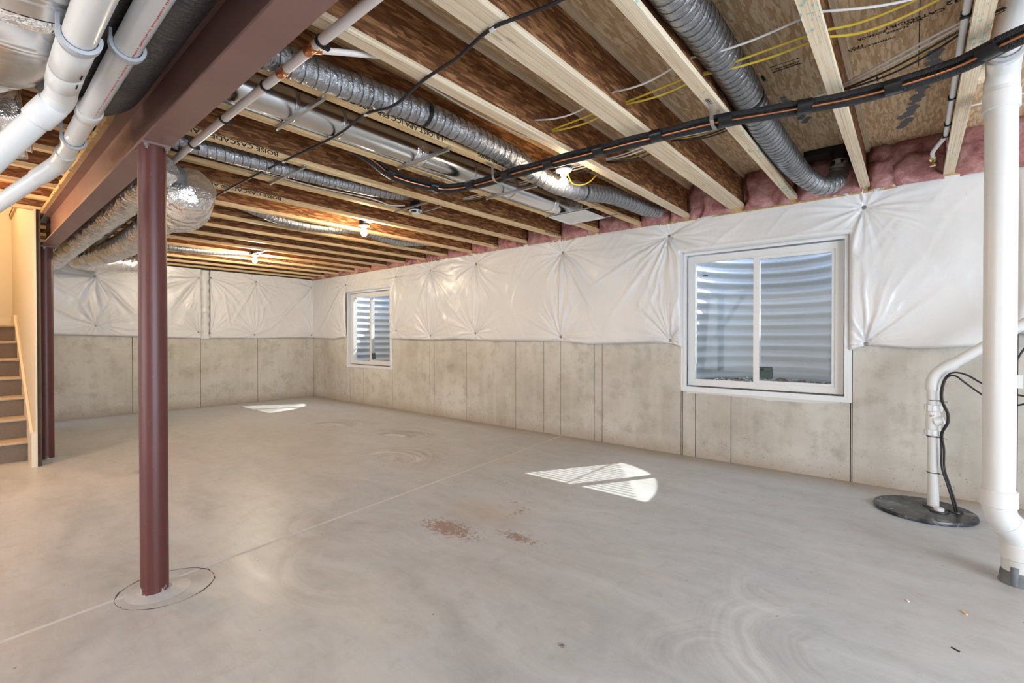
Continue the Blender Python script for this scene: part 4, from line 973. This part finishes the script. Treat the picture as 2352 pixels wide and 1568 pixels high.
p2, P2, _s = pipe('drain_pipe', 'white drain pipe with red print line, nearest the beam', 'pipe', [(.362, -.6, 2.086), (.364, .8, 2.086), (.367, 2.0, 2.086), (.372, 2.9, 2.086), (.375, 3.30, 2.086), (.376, 3.40, 2.084), tuple(e2+v2*.06), tuple(e2+v2*.25), tuple(e2+v2*.6), tuple(e2+v2*1.4)], .0365, M['pvc'], 'white drain pipes in the upper left corner', 14)
sleeve(p2, (.371, 2.58, 2.086), (.372, 2.66, 2.086), .0425, M['pvcg'], 'coupling')
ee, _ = resample(catmull([(.374, 3.26, 2.086), (.3755, 3.36, 2.086), tuple(e2+v2*.03), tuple(e2+v2*.16)], 10), .008); MB().tube(ee, .0420, 30).build('elbow', M['pvcg'], p2, smooth='auto')
mb = MB(); rr = np.random.RandomState(3)
for k in range(120):
    y = 1.28+1.3*k/120; 
    if k % 13 == 12: continue
    q = math.radians(-72); x_ = .367+.0369*math.cos(q); z_ = 2.086+.0369*math.sin(q); w_ = .0035+.002*rr.rand()
    mb.box((x_-.003, y, z_-.0006), (x_+.0005+.002*rr.rand(), y+w_, z_+.0008))
mb.build('print_line', M['red'], p2, kind='stuff')
G_H = 'grey plastic pipe hooks'
jhook('grey hook cradling the left white drain pipe above its coupling', (.236, 1.80, 2.0), .0405, G_H)
jhook('grey hook cradling the right drain pipe, upper of two', (.368, 1.93, 2.086), .0385, G_H)
jhook('grey hook cradling the right drain pipe just above its elbow', (.373, 3.02, 2.086), .0385, G_H)

# water line under the joists beside the beam
wp, _, _ = pipe('water_pipe', 'pinkish-white water pipe clipped across the joists beside the beam', 'pipe', [(.905, -.9, 2.262), (.902, .5, 2.262), (.898, 1.8, 2.262), (.896, 3.0, 2.262), (.902, 3.7, 2.262), (.91, 5.0, 2.262)], .0185, M['cpvc'])
for y in (1.77, 2.01):
    mb = MB(); lathe(mb, (.897, y-.032, 2.262), [(.0195, 0), (.0215, .004), (.0215, .012), (.0200, .014), (.0200, .050), (.0215, .052), (.0215, .060), (.0195, .064)], 24, (0, 1, 0)); mb.build('copper_tee', M['copper'], wp, smooth='auto')
bp, _ = resample([(.905, 1.775, 2.264), (1.24, 1.712, 2.362)], .02); MB().tube(bp, .0125, 18).build('branch', M['cpvc'], wp, smooth='auto')
MB().tube([(.905, 1.775, 2.264), (.935, 1.769, 2.273)], .0155, 18).build('copper_collar', M['copper'], wp, smooth='auto')
clipy = [y for y in JY if .9 < y < 5]
for y in clipy:
    if y == 1.236: continue
    mb = MB(); x_ = .897; yc = y+.030
    lathe(mb, (x_, yc-.008, 2.262), [(.0225, 0), (.0235, .002), (.0235, .014), (.0225, .016)], 20, (0, 1, 0)); mb.box((x_+.006, yc-.010, 2.238), (x_+.032, yc+.008, 2.256)).box((x_+.016, yc-.008, 2.262), (x_+.026, yc+.006, 2.3072)); mb.build('clip', M['black'], wp, smooth='auto')
sp, _, _ = pipe('supply_pipe', 'slim white supply pipe running along the lettered joist under the grey duct', 'pipe', [(.66, 2.107, 2.352), (1.0, 2.109, 2.352), (2.0, 2.110, 2.352), (2.9, 2.110, 2.352), (3.15, 2.09, 2.350), (3.3, 2.0, 2.350)], .0115, M['pex'])
for x in (1.40, 1.95, 2.62): sleeve(sp, (x, 2.110, 2.352), (x+.014, 2.110, 2.352), .0150, M['black'], 'clip')
rp, _, _ = pipe('supply_tube', 'milky white supply tube clipped along the rightmost joist', 'pipe', [(.8, -.146, 2.350), (2.4, -.146, 2.350), (3.70, -.146, 2.350), (3.84, -.142, 2.350), (3.98, -.115, 2.349), (4.10, -.095, 2.348), (4.20, -.098, 2.348)], .0125, M['pex'])
for x in (2.42, 3.22, 3.60, 3.80): 
    sleeve(rp, (x, -.146, 2.350), (x+.016, -.146, 2.350), .0165, M['black'], 'clip')
    MB().box((x, -.160, 2.333), (x+.016, -.128, 2.338)).build('clip_foot', M['black'], rp)
mb = MB(); lathe(mb, (4.19, -.098, 2.348), [(.014, 0), (.019, .004), (.019, .02), (.013, .022), (.013, .05), (.021, .052), (.021, .075), (.012, .078)], 14, (1, 0, 0)); mb.build('valve', M['brass'], rp, smooth='auto')
mb = MB(); lathe(mb, (4.225, -.098, 2.335), [(.006, 0), (.006, -.03), (.018, -.032), (.018, -.042)], 12); mb.build('valve_handle', M['brass'], rp, smooth='auto')

# refrigerant line set: two foam-jacketed lines with bare copper taped between
ls_pts = np.array([(2.25, -3.4, 2.262), (2.33, -1.9, 2.262), (2.42, -.75, 2.262), (2.47, -.5, 2.262), (2.55, -.308, 2.262), (2.672, -.137, 2.262), (2.712, .08, 2.262), (2.700, .25, 2.262), (2.640, .487, 2.262), (2.560, .767, 2.262), (2.520, 1.104, 2.262), (2.489, 1.504, 2.262), (2.461, 1.991, 2.262), (2.464, 2.38, 2.262), (2.40, 2.66, 2.266), (2.20, 2.755, 2.272), (1.95, 2.745, 2.292), (1.76, 2.735, 2.335), (1.5, 2.78, 2.40), (1.1, 2.86, 2.44)])
LS = empty('line_set', tuple(ls_pts[0]), 'black foam-wrapped refrigerant lines with bare copper, snaking under the joists', 'pipe')
ls_pts[:, 0:2] *= np.where(np.arange(len(ls_pts)) < 16, .976, 1.0)[:, None]; ls_pts[:16, 2] -= .027; ls_pts[16, 2] -= .02
Pc, sc_ = resample(catmull(ls_pts, 12), .012); Tn = np.gradient(Pc, axis=0); Tn /= np.linalg.norm(Tn, axis=1)[:, None]; Sd = np.stack([-Tn[:, 1], Tn[:, 0], 0*Tn[:, 0]], 1)
nz = vnoise(sc_, sc_*0, 8, 77, 2)-.5
MB().tube(Pc-Sd*.006+np.array([0, 0, -.002]), .0265+.003*nz, 24).build('foam_jacket', M['foam'], LS, smooth='auto')
MB().tube(Pc+Sd*.040+np.array([0, 0, .010])+np.outer(nz, (0, 0, .01)), .0115, 14).build('thin_foam_jacket', M['foam'], LS, smooth='auto')
MB().tube(Pc+Sd*(.0262+.004*nz)[:, None]+np.array([0, 0, -.011]), .0058, 10).build('copper_tube', M['copper'], LS, smooth='auto')
at = .75
while at < sc_[-1]-.3:
    i = int(np.argmin(np.abs(sc_-at))); j = min(i+5, len(Pc)-1); q = Pc[i:j+1]+Sd[i:j+1]*.014
    vs, fs = tube_geo(q, 1, 26, True, lambda a_, th: 1/np.sqrt((np.cos(th)/.0440)**2+(np.sin(th)/.0300)**2)); MB().add(vs, fs).build('tape', M['tape'], LS, smooth='auto'); at += .335
for k, (jy_, lab_) in enumerate([(.765, 'perforated metal strap holding the black line set, right of the doubled joists'), (2.153, 'perforated metal strap holding the black line set near the nearest bulb'), (2.641, 'perforated metal strap holding the black line set at its bend')]):
    i = int(np.argmin(np.abs(Pc[:, 1]-jy_)+(Pc[:, 0] < 2.2)*5)); c = Pc[i]; hs = empty('perforated_strap', (c[0], jy_, 2.3), lab_, 'strap', 'perforated hanger straps')
    x, y = c[0], jy_; pl = [(x-.130, 2.3062), (x-.066, 2.3062), (x-.062, 2.228), (x-.045, 2.206), (x, 2.2015), (x+.026, 2.213), (x+.033, 2.235), (x+.034, 2.3062), (x+.060, 2.3062)]
    mb = MB()
    for a, b in zip(pl[:-1], pl[1:]): mb.bar((a[0], y, a[1]), (b[0], y, b[1]), .019, .0012, (.01, 0, 1) if abs(a[0]-b[0]) > abs(a[1]-b[1]) else (1, 0, 0)) if False else mb.add([(a[0], y-.0095, a[1]), (a[0], y+.0095, a[1]), (b[0], y+.0095, b[1]), (b[0], y-.0095, b[1]), (a[0]+.001, y-.0095, a[1]-.0012), (a[0]+.001, y+.0095, a[1]-.0012), (b[0]+.001, y+.0095, b[1]-.0012), (b[0]+.001, y-.0095, b[1]-.0012)], [(0, 1, 2, 3), (7, 6, 5, 4), (0, 4, 5, 1), (2, 6, 7, 3), (1, 5, 6, 2), (3, 7, 4, 0)])
    mb.build('band', M['galvd'], hs)
    for xx in (x-.115, x-.095, x-.075): mb = MB(); lathe(mb, (xx, y, 2.3052), [(.004, 0), (.004, -.0006)], 10); mb.build('hole', M['ink'], hs)

# black cable stapled under the joists
ck = empty('black_cable', (1.35, .9, 2.3), 'black cable stapled diagonally across the undersides of the joists', 'cable')
P, s = resample(catmull([(1.30, .2, 2.299), (1.345, .60, 2.298), (1.340, .913, 2.297), (1.322, 1.051, 2.297), (1.300, 1.205, 2.299), (1.335, 1.42, 2.292), (1.362, 1.665, 2.299), (1.400, 1.94, 2.287), (1.375, 2.153, 2.299), (1.395, 2.40, 2.288), (1.413, 2.641, 2.299), (1.395, 3.13, 2.299), (1.385, 3.617, 2.299), (1.380, 4.105, 2.299), (1.392, 4.593, 2.299), (1.41, 5.08, 2.299), (1.2, 5.4, 2.30)], 8), .02)
MB().tube(P, .0070, 10).build('cable', M['rubber'], ck, smooth='auto')
for y in (1.205, 2.153, 3.13, 4.105):
    i = int(np.argmin(np.abs(P[:, 1]-y))); MB().box((P[i, 0]-.006, P[i, 1]-.011, 2.289), (P[i, 0]+.006, P[i, 1]+.011, 2.3072)).build('staple', M['white'], ck)
# thin cables threaded through holes in the joist webs
def cable(label, pts, r, m, group, sag=.006):
    o = empty('cable', pts[0], label, 'cable', group); Q = []
    js = [y for y in JY]
    P, s = resample(catmull(pts, 10), .02); 
    ph = np.interp(P[:, 1], js, np.arange(len(js))) % 1
    P = P+np.outer(-sag*np.sin(ph*PI), (0, 0, 1)); MB().tube(P, r, 8).build('sheath', m, o, smooth='auto')
G_C = 'cables threaded through the joist webs'
cable('single white cable crossing the near bays above the black line set', [(2.42, -.9, 2.41), (2.30, -.19, 2.40), (2.14, .34, 2.40), (2.135, .74, 2.40), (2.136, .864, 2.40), (2.17, 1.138, 2.40), (2.19, 1.40, 2.40), (2.16, 1.72, 2.40)], .0048, M['romexw'], G_C, .03)
cable('upper yellow cable of the pair crossing the near bays', [(2.25, -.6, 2.41), (2.28, -.19, 2.405), (2.34, .14, 2.405), (2.30, .34, 2.405), (2.297, .74, 2.40), (2.296, .864, 2.405), (2.32, 1.14, 2.405), (2.325, 1.38, 2.405), (2.33, 1.6, 2.40), (2.34, 1.75, 2.40)], .0055, M['romexy'], G_C, .002)
cable('lower yellow cable of the pair crossing the near bays', [(2.27, -.6, 2.39), (2.30, -.19, 2.395), (2.37, .14, 2.392), (2.33, .34, 2.395), (2.302, .74, 2.395), (2.31, .864, 2.393), (2.325, 1.14, 2.396), (2.34, 1.38, 2.395), (2.34, 1.6, 2.395), (2.35, 1.75, 2.395)], .0055, M['romexy'], G_C, .02)
bun = [(2.50, -.45), (2.62, -.19), (2.70, -.05), (2.82, .15), (2.93, .365), (2.92, .635), (2.955, .855), (2.94, 1.138), (2.985, 1.371), (3.004, 1.60), (3.0, 2.0), (3.0, 2.6), (3.005, 3.0), (3.0, 3.12)]
for k, (dx, dz, m_, r, lab_) in enumerate([(-.035, .012, 'romexw', .0050, 'top white cable of the bundle in front of the line set'), (-.018, .004, 'romexw', .0050, 'second white cable of the bundle in front of the line set'), (.004, -.006, 'romexy', .0056, 'yellow cable of the bundle in front of the line set'),
                                        (-.025, -.010, 'rubber', .0045, 'upper black cable of the bundle in front of the line set'), (.030, -.008, 'rubber', .0045, 'lower black cable of the bundle in front of the line set')]):
    cable(lab_, [(x+dx*(.5+.5*math.cos(y*9)), y, 2.405+dz) for x, y in bun], r, M[m_], G_C, .008+.006*k)
cable('white cable running right beyond the rightmost joist, behind the standpipe', [(3.70, -.20, 2.45), (3.72, -.6, 2.46), (3.74, -1.2, 2.46)], .005, M['romexw'], G_C)
def along(label, pts, r, m):
    o = empty('cable', pts[0], label, 'cable', 'cables running along the joist bays'); P, s = resample(catmull(pts, 10), .02); MB().tube(P, r, 8).build('sheath', m, o, smooth='auto')
along('white cable running along the bay above the long grey duct', [(.66, 1.90, 2.42), (1.0, 1.82, 2.40), (1.3, 1.80, 2.385), (1.8, 1.80, 2.36), (2.2, 1.80, 2.37), (2.5, 1.80, 2.40), (2.66, 1.81, 2.40)], .0055, M['romexw'])
along('white cable drooping along the bay to the recessed light housing', [(.8, 3.50, 2.33), (1.3, 3.51, 2.325), (1.8, 3.50, 2.31), (2.25, 3.47, 2.318), (2.45, 3.46, 2.30), (2.60, 3.45, 2.325)], .0050, M['romexw'])
along('yellow wire loop beside the nearest bulb', [(2.77, 1.84, 2.30), (2.86, 1.86, 2.255), (2.96, 1.85, 2.262), (3.03, 1.82, 2.295), (3.10, 1.80, 2.36)], .0048, M['romexy'])
along('thin black wire pinned under a far joist on the left', [(.8, 5.57, 2.303), (1.4, 5.575, 2.303), (2.1, 5.57, 2.303), (2.9, 5.575, 2.303), (3.4, 5.57, 2.303)], .0035, M['rubber'])

# ------------------------------------------------------------------ lamps and recessed light
def lampholder(x, y, lab_, bm='bulb', box_h=.045):
    r = empty('bulb_lampholder', (x, y, ZJ), lab_, 'lamp', 'bare bulbs in white lampholders')
    yj = max(q for q in JY if q < y); MB().box((x-.03, yj+.0300, 2.312), (x+.03, y-.040, 2.334)).build('mounting_bar', M['galvd'], r)
    mb = MB(); lathe(mb, (x, y, 2.298), [(.050, 0), (.050, box_h)], 8); mb.build('junction_box', M['black'], r)
    mb = MB(); lathe(mb, (x, y, 2.298), [(.056, 0), (.057, -.006), (.048, -.014), (.030, -.020), (.023, -.030), (.022, -.042), (.020, -.044)], 32); mb.build('porcelain_base', M['porc'], r, smooth=True)
    mb = MB(); z = 2.2545; prof = [(.013, 0), (.014, -.010)]+[(.030*math.sin(a), -.040+.030*math.cos(a)) for a in np.linspace(.55, PI-.02, 14)]
    lathe(mb, (x, y, z), prof, 28); mb.build('bulb', M[bm], r, smooth=True)
    return r
lampholder(2.70, 1.822, 'lit bare bulb in a white lampholder, nearest of the three', 'bulb_near')
lampholder(2.712, 4.27, 'lit bare bulb in a white lampholder, middle of the three')
l3 = lampholder(2.70, 6.94, 'lit bare bulb in a white lampholder, farthest of the three', 'bulb_far')
MB().bar((2.66, 6.55, 2.302), (2.66, 7.03, 2.302), .012, .010).build('hanger_bar', M['galvd'], l3)
cl = empty('recessed_light', (2.68, 3.40, 2.28), 'recessed light housing on cross bars with white ring and hanging lens', 'lamp')
mb = MB(); lathe(mb, (2.68, 3.40, 2.292), [(.050, 0), (.050, .055), (.040, .075)], 24); mb.build('housing', M['black'], cl, smooth='auto')
mb = MB(); lathe(mb, (2.68, 3.40, 2.284), [(.040, .004), (.058, .004), (.058, 0), (.042, -.001)], 32); mb.f = mb.f[:-2]; mb.build('trim_ring', M['white'], cl, smooth='auto')
mb = MB(); lathe(mb, (2.685, 3.40, 2.258), [(.036, 0), (.038, .003), (.036, .005)], 28); mb.build('lens', M['white'], cl, smooth='auto')
MB().box((2.672, 3.372, 2.262), (2.690, 3.378, 2.292)).build('bracket', M['white'], cl)
MB().bar((2.605, 3.150, 2.298), (2.605, 3.60, 2.298), .013, .014).build('hanger_bar', M['galvd'], cl); MB().bar((2.765, 3.150, 2.298), (2.765, 3.60, 2.298), .013, .014).build('hanger_bar', M['galvd'], cl)

# ------------------------------------------------------------------ standpipe at the right edge
SP = empty('standpipe', (3.15, -.31, 0), 'thick white standpipe with offset elbows at the right edge', 'pipe')
P, _ = resample(catmull([(3.15, -.31, .36), (3.15, -.31, .8), (3.15, -.31, 1.5), (3.15, -.31, 2.27)], 6), .03); MB().tube(P, .0570, 40).build('riser', M['pvc'], SP, smooth='auto')
P, _ = resample(catmull([(3.15, -.31, 2.255), (3.15, -.31, 2.32), (3.10, -.308, 2.385), (2.98, -.304, 2.418), (2.6, -.298, 2.435), (1.9, -.295, 2.45), (.9, -.29, 2.47), (-1.2, -.28, 2.51)], 12), .012); MB().tube(P, .0545, 40).build('overhead_run', M['pvc'], SP, smooth='auto')
sleeve(SP, (3.15, -.31, 2.205), (3.15, -.31, 2.285), .0650, M['pvc'], 'coupling', 40)
P, _ = resample(catmull([(3.15, -.31, 2.27), (3.15, -.31, 2.325), (3.105, -.308, 2.38), (3.03, -.306, 2.408)], 12), .008); MB().tube(P, .0615, 40).build('elbow', M['pvc'], SP, smooth='auto')
sleeve(SP, (3.15, -.31, .365), (3.15, -.31, .440), .0655, M['pvc'], 'coupling', 40)
P, _ = resample(catmull([(3.15, -.31, .42), (3.15, -.31, .36), (3.165, -.325, .305), (3.195, -.356, .255), (3.215, -.378, .205), (3.222, -.386, .15), (3.222, -.386, .10)], 12), .006); MB().tube(P, .0595, 40).build('offset_elbow', M['pvc'], SP, smooth='auto')
sleeve(SP, (3.172, -.332, .290), (3.192, -.353, .262), .0640, M['pvc'], 'elbow_hub', 40)
sleeve(SP, (3.222, -.386, .115), (3.222, -.386, .185), .0665, M['pvc'], 'coupling', 40)
mb = MB(); lathe(mb, (3.222, -.386, 0), [(.072, 0), (.068, .015), (.063, .055), (.061, .06)], 36); mb.build('sealant', M['tar'], SP, smooth='auto')
sleeve(SP, (3.222, -.386, .05), (3.222, -.386, .12), .0600, M['pvcg'], 'stub', 36)
mb = MB().tube([(3.165, -.365, 0), (3.165, -.365, .085)], .014, 14); mb.build('stub_tube', M['tar'], SP, smooth='auto')
a = np.radians(np.linspace(-200, 20, 30)); mb = MB(); V = []
for q in a:
    for r_, xx in ((.062, -.013), (.074, -.013), (.074, .013), (.062, .013)): V.append((2.955+xx, -.304+r_*math.cos(q), 2.420+r_*math.sin(q)))
hk = empty('pipe_hook', (2.955, -.304, 2.4), 'large grey hook cradling the top of the standpipe', 'hook', G_H)
mb.add(V, [(4*i+k, 4*i+4+k, 4*i+4+(k+1) % 4, 4*i+(k+1) % 4) for i in range(29) for k in range(4)]+[(3, 2, 1, 0), (116, 117, 118, 119)]); mb.build('cup', M['hook'], hk)
MB().box((2.945, -.304+.064, 2.42), (2.965, -.304+.072, ZS-.002)).build('strap', M['hook'], hk)
tag(MB().box((3.02, -.222, ZJ+.01), (3.06, -.245, ZS-.001)).build('wood_block', M['flange2']), 'small upright wooden block on the side of the rightmost joist', 'block')

# ------------------------------------------------------------------ sump basin, discharge pipe and cords
SU = empty('sump_basin', (4.14, -.06, 0), 'round black sump basin lid dusted with concrete, in the floor by the wall', 'sump')
mb = MB(); lathe(mb, (4.14, -.06, -.001), [(.262, 0), (.266, .012), (.262, .024), (.255, .026), (.250, .024), (0.002, .024)], 72); mb.build('lid', M['lid'], SU, smooth='auto')
for k in range(6):
    a_ = k*PI/3+.3; mb = MB(); lathe(mb, (4.14+.235*math.cos(a_), -.06+.235*math.sin(a_), .023), [(.008, 0), (.008, .006), (.003, .007)], 6); mb.build('lid_bolt', M['zinc'], SU)
for c_, r_ in (((4.22, -.11), .055), ((4.125, -.135), .050), ((4.19, -.215), .042)):
    mb = MB(); lathe(mb, (c_[0], c_[1], .023), [(r_, 0), (r_*.96, .006), (.02, .007)], 30); mb.build('grommet', M['black'], SU, smooth='auto')
mb = MB(); lathe(mb, (4.125, -.135, .028), [(.027, 0), (.027, .018), (.024, .020)], 24); mb.build('vent_cap', M['pvc'], SU, smooth='auto')
DP = empty('discharge_pipe', (4.22, -.11, .03), 'white sump discharge pipe with check valve, sloping up behind the standpipe', 'pipe')
MB().tube([(4.22, -.11, .028), (4.22, -.108, .52)], .0315, 28).build('lower_pipe', M['pvc'], DP, smooth='auto')
MB().tube([(4.22, -.106, .68), (4.22, -.104, .86)], .0315, 28).build('upper_pipe', M['pvc'], DP, smooth='auto')
P, _ = resample(catmull([(4.22, -.104, .80), (4.22, -.104, .845), (4.22, -.118, .895), (4.22, -.16, .945), (4.22, -.21, .985)], 10), .007); MB().tube(P, .0385, 28).build('elbow', M['pvc'], DP, smooth='auto')
P, _ = resample([(4.22, -.165, .948), (4.22, -.36, 1.105), (4.22, -.62, 1.315), (4.22, -1.75, 2.24)], .05); MB().tube(P, .0315, 28).build('sloping_pipe', M['pvc'], DP, smooth='auto')
mb = MB(); zs = 0
def union(z0, z1):
    mb = MB(); seg = 32; prof = [(.040, 0), (.045, .004), (.045, z1-z0-.004), (.040, z1-z0)]
    lathe(mb, (4.22, -.107, z0), prof, seg); mb.build('union_nut', M['white'], DP)
    for k in range(12):
        a_ = 2*PI*k/12; MB().box((4.22+.045*math.cos(a_)-.003, -.107+.045*math.sin(a_)-.003, z0+.004), (4.22+.045*math.cos(a_)+.003, -.107+.045*math.sin(a_)+.003, z1-.004)).build('nut_rib', M['white'], DP)
union(.500, .540); union(.660, .705)
mb = MB(); lathe(mb, (4.22, -.107, .53), [(.034, 0), (.038, .01), (.040, .05), (.038, .10), (.034, .14)], 30); mb.build('valve_body', M['white'], DP, smooth='auto')
mb = MB(); lathe(mb, (4.200, -.120, .595), [(.034, 0), (.030, .030), (.022, .042)], 22, (-.25, -1, .35)); mb.build('valve_bonnet', M['white'], DP, smooth='auto')
text('red_lettering', 'on', M['red'], DP, (4.1795, -.086, .625), (0.15, -1, 0), (0, 0, 1), .030)
G_S = 'black pump cords'
def cord(label, pts, r=.0055):
    o = empty('pump_cord', pts[0], label, 'cord', G_S); P, s = resample(catmull(pts, 10), .012); MB().tube(P, r, 10).build('cord', M['rubber'], o, smooth='auto')
common = [(4.175, -.215, .03), (4.172, -.200, .10), (4.172, -.175, .20), (4.175, -.150, .30), (4.172, -.148, .42), (4.172, -.145, .52), (4.150, -.172, .60), (4.155, -.172, .66), (4.172, -.145, .74), (4.170, -.146, .82), (4.172, -.165, .89)]
cord('black pump cord taking the upper arc from the discharge pipe', common+[(4.15, -.20, .925), (4.15, -.26, .915), (4.14, -.34, .86), (4.14, -.44, .82), (4.14, -.52, .80), (4.14, -.62, .83)])
cord('black pump cord taking the lower arc from the discharge pipe', [(x-.004, y-.012, z) for x, y, z in common[:5]]+[(x-.008, y-.006, z) for x, y, z in common[5:]]+[(4.14, -.21, .905), (4.14, -.27, .85), (4.13, -.36, .775), (4.13, -.46, .74), (4.13, -.56, .78), (4.13, -.66, .86)])
cord('black cord rising behind the standpipe at the right edge', [(4.13, -.470, .80), (4.13, -.462, .90), (4.13, -.475, 1.0), (4.13, -.52, 1.10), (4.12, -.58, 1.16)])
pg = MB().box((4.12, -.505, .845), (4.135, -.475, .925)).build('cord_tag', M['white']); tag(pg, 'white paper tag on the cord beside the standpipe', 'tag')
for z in (.25, .49, .73): sleeve(DP, (4.22, -.108, z), (4.22, -.108, z+.005), .0335 if z != .49 else .036, M['rubber'], 'cable_tie'); MB().bar((4.19, -.135, z+.002), (4.17, -.175, z), .004, .003).build('tie_tail', M['rubber'], DP)

# mortar and foam smeared round the near window
mo = MB(); ys_ = np.linspace(.45, 1.68, 60); dz = .010+.030*np.clip(vnoise(ys_, ys_*0, 4, 9, 3)-.35, 0, 1)*2
V = []
for y, d_ in zip(ys_, dz): V += [(D-.006, y, WZ0-.030), (D-.004, y, WZ0-.034-d_)]
mo.add(V, [(2*i, 2*i+1, 2*i+3, 2*i+2) for i in range(59)]); mo.build('mortar', M['grout'], w2)
mo = MB(); V = []
for z in np.linspace(.66, 1.08, 30): V += [(D-.006, 1.733, z), (D-.003, 1.750+.010*rng.rand(), z)]
mo.add(V, [(2*i, 2*i+1, 2*i+3, 2*i+2) for i in range(29)]); mo.build('mortar', M['grout'], w2)

# ------------------------------------------------------------------ litter on the floor
def chip(label, x, y, sx, sy, sz, rz, m, name='debris_chip'):
    o = MB().box((-sx/2, -sy/2, 0), (sx/2, sy/2, sz)).build(name, m); V = o.data.vertices
    for v in V: v.co.x += sx*.12*(rng.rand()-.5); v.co.y += sy*.2*(rng.rand()-.5)
    o.location = (x, y, .0002); o.rotation_euler = (0, 0, rz); tag(o, label, 'debris', 'small litter on the floor')
chip('tan wood splinter on the floor, right foreground', 2.719, -.170, .028, .007, .005, .5, M['flange'])
chip('short black sliver on the floor, right foreground', 2.379, -.126, .026, .005, .003, 1.0, M['black'])
chip('tiny pale scrap on the floor left of the wood splinter', 2.686, .011, .016, .008, .003, .4, M['romexw'])
chip('dark lump on the floor in the centre foreground', 1.46, .99, .014, .012, .007, .3, M['soil'])
